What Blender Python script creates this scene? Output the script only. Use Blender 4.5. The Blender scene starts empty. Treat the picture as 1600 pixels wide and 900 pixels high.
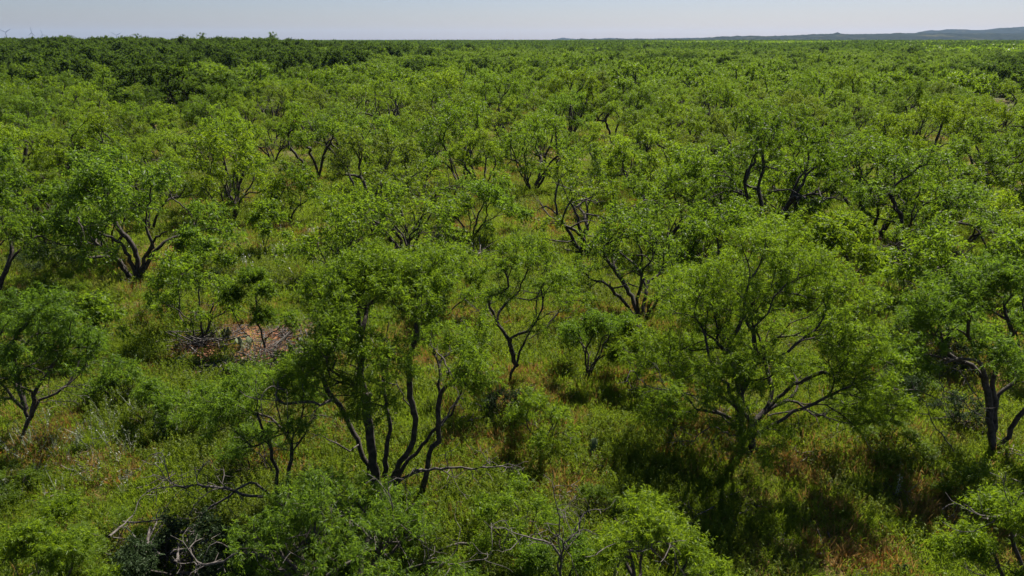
import bpy, math, random
import numpy as np
from mathutils import Vector, Matrix

# ------------------------------------------------------------------ camera, light, exposure
SC = bpy.context.scene
COL = SC.collection
H = 10.5                       # camera height (m)
F = 1600 * 24.0 / 36.0         # focal length in photograph pixels
PITCH = math.atan((450 - 62) / F)
cam_d = bpy.data.cameras.new('camera')
cam_d.lens = 24.0
cam_d.sensor_width = 36.0
cam_d.clip_start = 0.1
cam_d.clip_end = 40000
cam = bpy.data.objects.new('camera', cam_d)
COL.objects.link(cam)
cam.location = (0, 0, H)
cam.rotation_euler = (math.pi / 2 - PITCH, 0, 0)
SC.camera = cam

SUN_EL = math.radians(52)
SUN_AZ = math.radians(28)      # to the right of the view direction
world = bpy.data.worlds.new('World')
SC.world = world
world.use_nodes = True
wn = world.node_tree
bg = wn.nodes['Background']
sky = wn.nodes.new('ShaderNodeTexSky')
sky.sky_type = 'NISHITA'
sky.sun_disc = False
sky.sun_elevation = SUN_EL
sky.sun_rotation = SUN_AZ
sky.altitude = 500
sky.air_density = 1.0
sky.dust_density = 1.0
sky.ozone_density = 6.0
tn = wn.nodes.new('ShaderNodeMix'); tn.data_type = 'RGBA'; tn.blend_type = 'MULTIPLY'; tn.inputs[0].default_value = 1
tn.inputs[7].default_value = (.87, .785, .825, 1)                 # slightly lavender tint that also dims the sky
wn.links.new(sky.outputs[0], tn.inputs[6]); wn.links.new(tn.outputs[2], bg.inputs[0])
bg.inputs[1].default_value = 0.05

sun_d = bpy.data.lights.new('sun', 'SUN')
sun_d.energy = 5.0
sun_d.angle = math.radians(0.5)
sun_d.color = (1.0, 0.95, 0.86)
sun = bpy.data.objects.new('sun', sun_d)
COL.objects.link(sun)
SUN_DIR = Vector((math.sin(SUN_AZ) * math.cos(SUN_EL), math.cos(SUN_AZ) * math.cos(SUN_EL), math.sin(SUN_EL)))
sun.rotation_euler = SUN_DIR.to_track_quat('Z', 'Y').to_euler()

SC.view_settings.view_transform = 'Standard'
SC.view_settings.look = 'None'
SC.view_settings.exposure = 1.12
SC.view_settings.gamma = 1.0
SC.cycles.max_bounces = 9
SC.cycles.diffuse_bounces = 5
SC.cycles.transmission_bounces = 8
SC.cycles.volume_bounces = 0
SC.cycles.use_denoising = True
SC.cycles.denoiser = 'OPENIMAGEDENOISE'
SC.cycles.denoising_prefilter = 'ACCURATE'
SC.cycles.denoising_input_passes = 'RGB_ALBEDO_NORMAL'

# ------------------------------------------------------------------ helpers
def ray(px, py):
    x = (px - 800) / F; y = -(py - 450) / F
    return np.array([x, y * math.sin(PITCH) + math.cos(PITCH), y * math.cos(PITCH) - math.sin(PITCH)])

def at_ground(px, py):
    d = ray(px, py); t = H / -d[2]
    return d[0] * t, d[1] * t

def at_plane(px, py, Y):
    d = ray(px, py); t = Y / d[1]
    return np.array([d[0] * t, Y, H + d[2] * t])

def project(x, y, z):
    v = np.array([x, y, z - H])
    fwd = np.array([0, math.cos(PITCH), -math.sin(PITCH)]); up = np.array([0, math.sin(PITCH), math.cos(PITCH)])
    w = v @ fwd
    return 800 + F * v[0] / w, 450 - F * (v @ up) / w

def sstep(a, b, x):
    t = np.clip((np.asarray(x, float) - a) / (b - a), 0, 1)
    return t * t * (3 - 2 * t)

def _hash(ix, iy, s):
    n = (ix.astype(np.int64) * 374761393 + iy.astype(np.int64) * 668265263 + s * 974634777) & 0x7fffffff
    n = ((n ^ (n >> 13)) * 1274126177) & 0x7fffffff
    n = (n ^ (n >> 16)) & 0xffff
    return n / 65535.0

def vnoise(x, y, s=0):
    x = np.asarray(x, float); y = np.asarray(y, float)
    ix = np.floor(x); iy = np.floor(y)
    fx = x - ix; fy = y - iy
    fx = fx * fx * (3 - 2 * fx); fy = fy * fy * (3 - 2 * fy)
    a = _hash(ix, iy, s); b = _hash(ix + 1, iy, s); c = _hash(ix, iy + 1, s); d = _hash(ix + 1, iy + 1, s)
    return (a * (1 - fx) + b * fx) * (1 - fy) + (c * (1 - fx) + d * fx) * fy

def fbm(x, y, scale, s=0, o=4):
    r = 0; a = 0.5; f = 1.0 / scale; t = 0
    for i in range(o):
        r = r + a * vnoise(np.asarray(x) * f + 17.3 * i, np.asarray(y) * f - 9.1 * i, s + i); t += a
        a *= 0.5; f *= 2.03
    return r / t

def gz(x, y):
    """height of the terrain"""
    x = np.asarray(x, float); y = np.asarray(y, float)
    d = np.hypot(x, y); az = np.degrees(np.arctan2(x, y))
    z = (fbm(x, y, 9.0, 5, 3) - 0.5) * 0.35
    z = z + 3.3 * sstep(110, 330, d) * (1 - sstep(-22, 3, az)) * sstep(-140, -90, az)
    z = z + 3.2 * sstep(320, 900, d) * sstep(-20, 2, az)
    z = z + 1.2 * sstep(500, 1500, d) * (fbm(x, y, 700, 9, 2) - 0.5) * 2
    return z

# bare reddish soil and dry-grass spots seen in the photograph: (px, py, rx, ry, weight)
SOIL = [(425, 552, 105, 36, 1), (440, 522, 55, 18, 1), (455, 555, 75, 20, 1), (325, 548, 55, 28, 1), (385, 520, 70, 20, .9), (130, 735, 30, 9, .6), (390, 548, 60, 20, .8),
        (420, 570, 30, 16, .9), (236, 596, 12, 6, .8), (20, 745, 20, 6, .3), (1190, 110, 60, 4, .7), (35, 345, 50, 12, .35), (320, 565, 30, 12, .9)]
DRY = [(1350, 860, 80, 45, 1), (1490, 800, 70, 60, .75), (1300, 800, 50, 40, .6), (920, 750, 30, 40, .65), (860, 345, 55, 28, .8),
       (1000, 590, 60, 20, .7), (20, 350, 60, 18, .8), (150, 740, 60, 60, .65), (200, 840, 40, 30, .6), (1430, 690, 60, 40, .6),
       (1420, 510, 40, 30, .65), (1000, 310, 70, 18, .5), (760, 275, 80, 14, .7), (480, 275, 60, 12, .5), (960, 440, 40, 14, .5),
       (1180, 400, 120, 40, .4), (840, 850, 40, 40, .6), (520, 640, 60, 40, .35), (1560, 860, 40, 40, .5), (1250, 720, 120, 40, .35)]
def _spots(spots):
    out = []
    for px, py, rx, ry, w in spots:
        cx, cy = at_ground(px, py)
        x1, _ = at_ground(px + rx, py); _, y1 = at_ground(px, py - ry)
        out.append((cx, cy, abs(x1 - cx), abs(y1 - cy), w))
    return out
SOIL_W, DRY_W = _spots(SOIL), _spots(DRY)
def _field(x, y, sp):
    r = np.zeros(np.shape(x))
    n = (fbm(x, y, 1.3, 31, 3) - .5) * 1.3
    for cx, cy, rx, ry, w in sp:
        q = np.hypot((x - cx) / rx, (y - cy) / ry) + n
        r = np.maximum(r, w * (1 - sstep(.45, 1.25, q)))
    return r
def soil_f(x, y):
    x = np.asarray(x, float); y = np.asarray(y, float)
    return np.clip(_field(x, y, SOIL_W) + .55 * sstep(.67, .78, fbm(x, y, 5, 77, 4)), 0, 1)
def dry_f(x, y):
    x = np.asarray(x, float); y = np.asarray(y, float)
    return np.clip(.82 * _field(x, y, DRY_W) + .5 * sstep(.57, .71, fbm(x, y, 3.2, 51, 5)), 0, 1)

def new_mesh(name, verts, faces, attrs=None, mat=None, smooth=False):
    me = bpy.data.meshes.new(name)
    if isinstance(faces, tuple):                        # (flat loop vertex indices, loop starts)
        lv, ls = faces
        me.vertices.add(len(verts)); me.vertices.foreach_set('co', np.asarray(verts, np.float32).ravel())
        me.loops.add(len(lv)); me.loops.foreach_set('vertex_index', np.asarray(lv, np.int32))
        me.polygons.add(len(ls)); me.polygons.foreach_set('loop_start', np.asarray(ls, np.int32))
        me.update(calc_edges=True)
    else:
        me.from_pydata([tuple(v) for v in verts], [], faces)
    if attrs:
        for k, a in attrs.items():
            at = me.attributes.new(k, 'FLOAT', 'POINT')
            at.data.foreach_set('value', np.asarray(a, np.float32))
    if smooth:
        me.polygons.foreach_set('use_smooth', np.ones(len(me.polygons), bool))
    if mat: me.materials.append(mat)
    me.update()
    return me

def link(name, data, parent=None, loc=(0, 0, 0), kind=None):
    o = bpy.data.objects.new(name, data); COL.objects.link(o)
    o.location = loc
    if parent: o.parent = parent
    if kind: o['kind'] = kind
    return o

def tag(o, label, cat, group=None):
    o['label'] = label; o['category'] = cat
    if group: o['group'] = group
    return o

def thing(name, label, cat, loc, rz=0, group=None):
    o = bpy.data.objects.new(name, None); COL.objects.link(o)
    o.location = loc; o.rotation_euler = (0, 0, rz); o.empty_display_size = .3
    return tag(o, label, cat, group)

def dup(root, loc, rz, scale, label, color=None):
    r = root.copy(); COL.objects.link(r)
    r.location = loc; r.rotation_euler = (0, 0, rz); r.scale = scale; r['label'] = label
    for ch in root.children:
        c = ch.copy(); COL.objects.link(c); c.parent = r
        if color: c.color = color
    return r

# ------------------------------------------------------------------ materials
def mat_base(name):
    m = bpy.data.materials.new(name); m.use_nodes = True
    nt = m.node_tree
    for n in list(nt.nodes): nt.nodes.remove(n)
    out = nt.nodes.new('ShaderNodeOutputMaterial')
    return m, nt, out

def N(nt, typ, **kw):
    n = nt.nodes.new(typ)
    for k, v in kw.items(): setattr(n, k, v)
    return n

def mixc(nt, fac, a, b, mode='MIX'):
    n = nt.nodes.new('ShaderNodeMix'); n.data_type = 'RGBA'; n.blend_type = mode
    for sock, v in ((n.inputs['Factor'], fac), (n.inputs['A'], a), (n.inputs['B'], b)):
        if sock.name == 'Factor': sock = n.inputs[0]
        elif sock.name == 'A': sock = n.inputs[6]
        else: sock = n.inputs[7]
        if hasattr(v, 'is_linked'): nt.links.new(v, sock)
        elif isinstance(v, (int, float)): sock.default_value = v
        else: sock.default_value = (*v, 1)
    return n.outputs[2]

def math_n(nt, op, a, b=None, clamp=False):
    n = nt.nodes.new('ShaderNodeMath'); n.operation = op; n.use_clamp = clamp
    for i, v in enumerate((a, b)):
        if v is None: continue
        if hasattr(v, 'is_linked'): nt.links.new(v, n.inputs[i])
        else: n.inputs[i].default_value = v
    return n.outputs[0]

def attr(nt, name):
    n = nt.nodes.new('ShaderNodeAttribute'); n.attribute_name = name
    return n.outputs['Fac']

def noise(nt, scale, detail=3, vec=None):
    n = nt.nodes.new('ShaderNodeTexNoise'); n.inputs['Scale'].default_value = scale; n.inputs['Detail'].default_value = detail
    if vec is None:
        g = nt.nodes.new('ShaderNodeNewGeometry'); vec = g.outputs['Position']
    nt.links.new(vec, n.inputs['Vector'])
    return n.outputs[0]

def ramp(nt, fac, lo, hi):
    n = nt.nodes.new('ShaderNodeMapRange'); n.inputs[1].default_value = lo; n.inputs[2].default_value = hi
    nt.links.new(fac, n.inputs[0]); n.clamp = True
    return n.outputs[0]

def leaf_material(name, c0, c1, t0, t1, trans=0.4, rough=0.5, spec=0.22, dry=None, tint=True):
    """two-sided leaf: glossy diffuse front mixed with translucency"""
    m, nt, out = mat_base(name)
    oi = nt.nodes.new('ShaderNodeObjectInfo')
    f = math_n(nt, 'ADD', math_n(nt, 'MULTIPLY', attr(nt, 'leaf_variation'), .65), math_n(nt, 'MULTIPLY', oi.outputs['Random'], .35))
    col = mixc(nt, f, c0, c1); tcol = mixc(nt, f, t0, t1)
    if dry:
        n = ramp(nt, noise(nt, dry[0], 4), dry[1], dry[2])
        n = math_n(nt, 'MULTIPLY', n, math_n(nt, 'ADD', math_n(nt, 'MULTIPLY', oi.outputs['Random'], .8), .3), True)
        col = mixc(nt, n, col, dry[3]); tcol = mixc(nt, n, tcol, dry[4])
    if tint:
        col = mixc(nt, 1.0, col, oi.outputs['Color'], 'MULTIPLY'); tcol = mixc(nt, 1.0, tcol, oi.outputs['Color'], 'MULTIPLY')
    p = nt.nodes.new('ShaderNodeBsdfPrincipled')
    nt.links.new(col, p.inputs['Base Color'])
    p.inputs['Roughness'].default_value = rough; p.inputs['Specular IOR Level'].default_value = spec
    t = nt.nodes.new('ShaderNodeBsdfTranslucent'); nt.links.new(tcol, t.inputs['Color'])
    mx = nt.nodes.new('ShaderNodeMixShader'); mx.inputs[0].default_value = trans
    nt.links.new(p.outputs[0], mx.inputs[1]); nt.links.new(t.outputs[0], mx.inputs[2]); nt.links.new(mx.outputs[0], out.inputs[0])
    return m

def bark_material(name, a, b, scale=9, bump=0.5):
    m, nt, out = mat_base(name)
    tc = nt.nodes.new('ShaderNodeTexCoord')
    n = noise(nt, scale, 6, tc.outputs['Object'])
    col = mixc(nt, ramp(nt, n, .35, .68), a, b)
    p = nt.nodes.new('ShaderNodeBsdfPrincipled'); nt.links.new(col, p.inputs['Base Color']); p.inputs['Roughness'].default_value = .85
    p.inputs['Specular IOR Level'].default_value = .3
    bp = nt.nodes.new('ShaderNodeBump'); bp.inputs['Strength'].default_value = bump; bp.inputs['Distance'].default_value = .02
    nt.links.new(noise(nt, scale * 3, 5, tc.outputs['Object']), bp.inputs['Height']); nt.links.new(bp.outputs[0], p.inputs['Normal'])
    nt.links.new(p.outputs[0], out.inputs[0])
    return m

M_LEAF = leaf_material('mesquite_leaf', (.050, .093, .010), (.096, .150, .014), (.140, .245, .010), (.265, .385, .015), .5)
M_OAK = leaf_material('oak_leaf', (.034, .060, .013), (.060, .094, .018), (.075, .13, .012), (.13, .21, .018), .42, .75, .08)
M_SCRUB = leaf_material('scrub_leaf', (.026, .044, .016), (.050, .078, .028), (.04, .08, .02), (.07, .11, .03), .3, .6, .15)
M_BARK = bark_material('mesquite_bark', (.022, .018, .015), (.080, .064, .052))
M_DEAD = bark_material('weathered_wood', (.045, .038, .033), (.15, .13, .115), 14)
M_GRASS = leaf_material('green_grass', (.074, .112, .011), (.132, .174, .020), (.19, .30, .012), (.32, .42, .024), .47, .6, .2,
                        (.33, .56, .70, (.15, .125, .04), (.24, .19, .05)))
M_DRY = leaf_material('dry_grass', (.20, .125, .040), (.33, .22, .075), (.30, .17, .04), (.44, .27, .08), .35, .55, .3)
M_RUST = leaf_material('rust_grass', (.20, .09, .024), (.29, .15, .04), (.36, .13, .02), (.46, .19, .03), .35, .55, .3)
M_FORB = leaf_material('weed_leaf', (.066, .102, .011), (.112, .156, .016), (.17, .25, .012), (.29, .37, .02), .45, .55, .2,
                       (.21, .54, .68, (.10, .10, .035), (.16, .17, .03)))
M_SILVER = leaf_material('silver_weed_leaf', (.16, .18, .13), (.30, .31, .24), (.15, .18, .08), (.24, .26, .14), .3, .45, .5)
M_FLOWER = leaf_material('white_flower', (.55, .55, .52), (.70, .70, .68), (.5, .5, .45), (.6, .6, .55), .3, .5, .3)

M_HAY = leaf_material('dead_stems', (.10, .085, .07), (.30, .27, .22), (.10, .08, .05), (.2, .17, .1), .15, .7, .15)

def ground_material():
    m, nt, out = mat_base('soil_and_thatch')
    n1 = noise(nt, 2.6, 6); n2 = noise(nt, 14, 5); n3 = noise(nt, .35, 4)
    green = mixc(nt, ramp(nt, n1, .35, .68), (.030, .040, .012), (.080, .085, .022))
    green = mixc(nt, ramp(nt, n2, .48, .72), green, (.115, .100, .040))
    dryc = mixc(nt, ramp(nt, n2, .35, .65), (.16, .085, .030), (.26, .170, .075))
    soil = mixc(nt, ramp(nt, n2, .35, .68), (.16, .062, .030), (.30, .145, .078))
    c = mixc(nt, attr(nt, 'dry'), green, dryc)
    c = mixc(nt, attr(nt, 'soil'), c, soil)
    wood = mixc(nt, ramp(nt, noise(nt, .02, 6), .4, .62), (.006, .015, .005), (.016, .030, .008))  # shade between far crowns is included in this dark colour
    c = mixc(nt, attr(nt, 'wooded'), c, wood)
    p = nt.nodes.new('ShaderNodeBsdfPrincipled'); nt.links.new(c, p.inputs['Base Color']); p.inputs['Roughness'].default_value = .95
    p.inputs['Specular IOR Level'].default_value = .15
    bp = nt.nodes.new('ShaderNodeBump'); bp.inputs['Strength'].default_value = .8; bp.inputs['Distance'].default_value = .06
    nt.links.new(n2, bp.inputs['Height']); nt.links.new(bp.outputs[0], p.inputs['Normal'])
    nt.links.new(p.outputs[0], out.inputs[0])
    return m

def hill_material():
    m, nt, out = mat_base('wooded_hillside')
    c = mixc(nt, ramp(nt, noise(nt, .035, 5), .38, .62), (.005, .011, .006), (.014, .022, .010))  # self-shadow of the canopy is darkened into these greens
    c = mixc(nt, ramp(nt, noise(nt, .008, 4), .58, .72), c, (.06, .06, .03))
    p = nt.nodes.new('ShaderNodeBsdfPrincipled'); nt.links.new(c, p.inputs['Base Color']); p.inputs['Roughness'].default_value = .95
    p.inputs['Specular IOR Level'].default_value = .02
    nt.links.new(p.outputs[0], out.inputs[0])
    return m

def plain(name, col, rough=.5):
    m, nt, out = mat_base(name)
    p = nt.nodes.new('ShaderNodeBsdfPrincipled')
    c = mixc(nt, noise(nt, .3, 3), tuple(v * .92 for v in col), col)
    nt.links.new(c, p.inputs['Base Color']); p.inputs['Roughness'].default_value = rough
    nt.links.new(p.outputs[0], out.inputs[0])
    return m

# ------------------------------------------------------------------ the ground
def build_ground():
    r = [0.0, 2.0, 4.0]
    while r[-1] < 12000: r.append(r[-1] * 1.032 + .02)
    r = np.array(r)
    a = np.concatenate([np.linspace(-50, 50, 340), np.linspace(50, 310, 44)[1:-1]])
    a = np.radians(a)
    A, R = np.meshgrid(a, r)
    X = R * np.sin(A); Y = R * np.cos(A); Z = gz(X, Y)
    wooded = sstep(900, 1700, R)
    Z = Z + wooded * (2.5 + 2.5 * fbm(X, Y, 60, 3, 2))        # far off, the sheet is the top of the closed woodland
    nr, na = X.shape
    idx = np.arange(nr * na).reshape(nr, na); nx = np.roll(idx, -1, axis=1)
    f = np.stack([idx[:-1], nx[:-1], nx[1:], idx[1:]], -1)[:, :, ::-1].reshape(-1, 4)
    me = new_mesh('ground', np.stack([X, Y, Z], -1).reshape(-1, 3), (f.ravel(), np.arange(0, f.size, 4)),
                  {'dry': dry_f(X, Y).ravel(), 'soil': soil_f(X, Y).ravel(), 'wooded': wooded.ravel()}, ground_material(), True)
    return link('ground', me, kind='structure')
build_ground()

def build_hill(name, prof, D, depth, seed, mat):
    """a long wooded ridge whose crest follows prof = [(bearing px, rise px)] at D metres"""
    xs = np.array([p[0] for p in prof], float); ys = np.array([p[1] for p in prof], float)
    nx, ny = 520, 60
    u = np.linspace(xs[0], xs[-1], nx)
    crest = np.interp(u, xs, ys)
    X = np.zeros((ny, nx)); Y = np.zeros((ny, nx)); Z = np.zeros((ny, nx))
    for j in range(ny):
        t = j / (ny - 1)                                       # 0 foot in front, .5 crest, 1 foot behind
        Yj = D + (t - .5) * depth
        s = np.sin(np.pi * np.clip(t, 0, 1)) ** .9
        px = (u - 800) / F
        # ray through bearing u at the crest distance: the ridge runs square to the view
        X[j] = px * D * .94; Y[j] = Yj
        hgt = np.maximum(crest, 0) * D / F * .883 + H
        Z[j] = -6 + (hgt + 6) * s
    Z += (fbm(X, Y, 190, seed, 3) - .5) * 26 * np.sin(np.pi * np.clip(np.arange(ny) / (ny - 1), 0, 1))[:, None] ** .5 * (np.abs(np.arange(ny) / (ny - 1) - .5) > .03)[:, None]
    Z += (fbm(X, Y, 22, seed + 4, 2) - .5) * 9.0                # the crowns on it
    idx = np.arange(nx * ny).reshape(ny, nx)
    f = np.stack([idx[:-1, :-1], idx[:-1, 1:], idx[1:, 1:], idx[1:, :-1]], -1).reshape(-1, 4)
    me = new_mesh(name, np.stack([X, Y, Z], -1).reshape(-1, 3), (f.ravel(), np.arange(0, f.size, 4)), None, mat)
    return link(name, me, kind='structure')
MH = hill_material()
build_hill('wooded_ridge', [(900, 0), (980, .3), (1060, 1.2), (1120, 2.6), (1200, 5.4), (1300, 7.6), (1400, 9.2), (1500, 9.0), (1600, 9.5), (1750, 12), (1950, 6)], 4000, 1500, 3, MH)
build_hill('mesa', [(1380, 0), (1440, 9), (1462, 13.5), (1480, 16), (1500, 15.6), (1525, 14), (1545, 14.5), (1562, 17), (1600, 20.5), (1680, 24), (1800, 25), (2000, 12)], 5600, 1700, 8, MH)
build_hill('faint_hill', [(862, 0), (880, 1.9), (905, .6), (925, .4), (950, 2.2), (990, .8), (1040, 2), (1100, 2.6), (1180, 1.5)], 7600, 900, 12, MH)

# ------------------------------------------------------------------ tree growing
def tubes(polys, sides):
    """polys: [(points n x 3, radii n)] -> verts, quad faces"""
    V = []; Fc = []; base = 0
    ang = np.linspace(0, 2 * np.pi, sides, endpoint=False)
    ca, sa = np.cos(ang), np.sin(ang)
    for P, R in polys:
        n = len(P)
        if n < 2: continue
        T = np.gradient(P, axis=0); T /= np.linalg.norm(T, axis=1)[:, None] + 1e-9
        ref = np.array([1.0, 0, 0]) if abs(T[0, 0]) < .8 else np.array([0, 1.0, 0])
        U = np.cross(T, ref); bad = np.linalg.norm(U, axis=1) < .15
        U[bad] = np.cross(T[bad], np.array([0, 0, 1.0]))
        U /= np.linalg.norm(U, axis=1)[:, None] + 1e-9
        W = np.cross(T, U)
        ring = P[:, None] + R[:, None, None] * (U[:, None] * ca[None, :, None] + W[:, None] * sa[None, :, None])
        V.append(ring.reshape(-1, 3))
        i = np.arange((n - 1) * sides).reshape(n - 1, sides) + base
        j = np.roll(i, -1, axis=1)
        Fc.append(np.stack([i, j, j + sides, i + sides], -1).reshape(-1, 4))
        base += n * sides
    if not V: return np.zeros((0, 3)), np.zeros((0, 4), int)
    return np.concatenate(V), np.concatenate(Fc)

class Skel:
    def __init__(s):
        s.p = []; s.par = []; s.pl = []; s.d = []; s.mr = {}
    def add(s, p, par):
        s.p.append(np.asarray(p, float)); s.par.append(par)
        if par < 0: s.pl.append(0.); s.d.append(np.array([0, 0, 1.]))
        else:
            v = s.p[-1] - s.p[par]; L = np.linalg.norm(v)
            s.pl.append(s.pl[par] + L); s.d.append(v / (L + 1e-9))
        return len(s.p) - 1
    def line(s, pts, par, rng, seg, jit):
        """a polyline from node par through pts, subdivided and made gnarly"""
        cur = par; prev = s.p[par]; walk = np.zeros(3)
        for q in pts:
            q = np.asarray(q, float); L = np.linalg.norm(q - prev); n = max(1, int(round(L / seg)))
            for i in range(1, n + 1):
                walk = walk * .7 + rng.normal(0, jit * seg, 3)
                cur = s.add(prev + (q - prev) * i / n + (walk if i < n else walk * .3), cur)
            prev = q
        return cur
    def attach(s, p, rng, bf, seg, jit, lo=0):
        P = np.array(s.p[lo:]); d = p - P; L = np.linalg.norm(d, axis=1)
        D = np.array(s.d[lo:])
        cosang = (d * D).sum(1) / (L + 1e-6)
        cost = L * (1 + .35 * (1 - cosang)) + bf * np.array(s.pl[lo:])
        k = int(np.argmin(cost)) + lo
        a = s.p[k]; Lk = np.linalg.norm(p - a)
        c = a + s.d[k] * Lk * .42 + np.array([0, 0, .04 * Lk])
        n = max(1, int(round(Lk / seg))); cur = k
        for i in range(1, n + 1):
            t = i / n
            q = a * (1 - t) ** 2 + c * 2 * t * (1 - t) + p * t * t
            if i < n: q = q + rng.normal(0, jit * seg, 3)
            cur = s.add(q, cur)
        return cur
    def polylines(s, rtip, rbase, power=2.05):
        n = len(s.p); ch = [[] for _ in range(n)]
        for i, q in enumerate(s.par):
            if q >= 0: ch[q].append(i)
        r = np.zeros(n)
        for i in range(n - 1, -1, -1):
            r[i] = rtip if not ch[i] else sum(r[c] ** power for c in ch[i]) ** (1 / power)
        roots = [i for i in range(n) if s.par[i] < 0]
        mx = max(r[i] for i in roots)
        r = rtip + (r - rtip) * (rbase - rtip) / max(mx - rtip, 1e-4) if mx > rtip * 1.05 else r
        for i, m in s.mr.items(): r[i] = max(r[i], m * rbase)
        out = []; stack = [(i, None) for i in roots]
        while stack:
            i, par = stack.pop()
            pts = [] if par is None else [s.p[par]]
            rad = [] if par is None else [min(r[par], r[i] * 1.25)]
            cur = i
            while True:
                pts.append(s.p[cur]); rad.append(r[cur])
                if not ch[cur]: break
                o = sorted(ch[cur], key=lambda c: -r[c])
                for c in o[1:]: stack.append((c, cur))
                cur = o[0]
            out.append((np.array(pts), np.array(rad)))
        return out

def unit(v): return v / (np.linalg.norm(v, axis=-1, keepdims=True) + 1e-9)

def leaf_mesh(origin, direc, length, width, droop, rng, simple=False):
    """n small bent strips; returns verts, loop indices, loop starts, variation"""
    n = len(origin)
    down = np.array([0, 0, -1.0])
    d = unit(direc)
    side = unit(np.cross(d, rng.normal(0, 1, (n, 3))))
    L = length[:, None]; w = width[:, None] * .5
    mid = origin + d * L * .45 + down * L * droop[:, None] * .2
    tip = origin + d * L * .95 + down * L * droop[:, None]
    v = np.stack([origin, mid + side * w * 1.25, tip, mid - side * w * 1.25], 1)
    i = np.arange(n)[:, None] * 4
    lv = (i + np.array([[0, 1, 2, 3]])).ravel(); ls = np.arange(n) * 4
    return v.reshape(-1, 3), lv, ls, np.repeat(rng.random(n), 4)

def foliage(clumps, outward, rng, tw, lf, tlen, llen, lwid, droop=.55, simple=False):
    """feathery drooping sprays: at each clump tw twigs, on each lf leaves of two leaflet rows"""
    n = len(clumps)
    c = np.repeat(clumps, tw, 0); o = np.repeat(outward, tw, 0)
    td = unit(o * .55 + rng.normal(0, .75, (n * tw, 3)) + np.array([0, 0, .42]))
    tl = tlen * rng.uniform(.55, 1.25, n * tw)
    k = len(c)
    t = np.tile(np.linspace(.12, 1.0, lf), k) + rng.normal(0, .04, k * lf)
    C = np.repeat(c, lf, 0); T = np.repeat(td, lf, 0); TL = np.repeat(tl, lf)
    pos = C + T * (t * TL)[:, None] + np.array([0, 0, -1.0]) * (droop * .55 * TL * t * t)[:, None]
    ld = unit(rng.normal(0, .8, (k * lf, 3)) + T * .6 + np.array([0, 0, -.18]))
    if not simple:                                      # two leaflet rows that part in a V
        pos = np.repeat(pos, 2, 0); ld = unit(np.repeat(ld, 2, 0) + rng.normal(0, .45, (k * lf * 2, 3)))
    m = len(pos)
    return leaf_mesh(pos, ld, llen * rng.uniform(.6, 1.3, m), lwid * rng.uniform(.7, 1.3, m), droop * rng.uniform(.4, 1.3, m), rng, simple)

def dome_lobes(rng, c, sx, sy, zb, zt, n, gap=.15):
    """lobe centres on an irregular dome over the ground point c"""
    out = []; hz = zt - zb; cz = zb + .30 * hz
    for i in range(n):
        f = (i + .5) / n
        el = math.asin(max(-.4, min(.98, -.38 + 1.36 * f)))
        a = i * 2.39996 + rng.uniform(-.35, .35)
        if rng.random() < gap: continue
        k = rng.uniform(.5, .86) if el > .15 else rng.uniform(.78, .95)
        out.append((np.array([c[0] + sx * k * math.cos(a) * math.cos(el), c[1] + sy * k * math.sin(a) * math.cos(el), cz + .74 * hz * math.sin(el) * rng.uniform(.8, 1.05)]),
                    (.22 + .17 * rng.random()) * (sx + sy) * .5))
    return out

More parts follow.
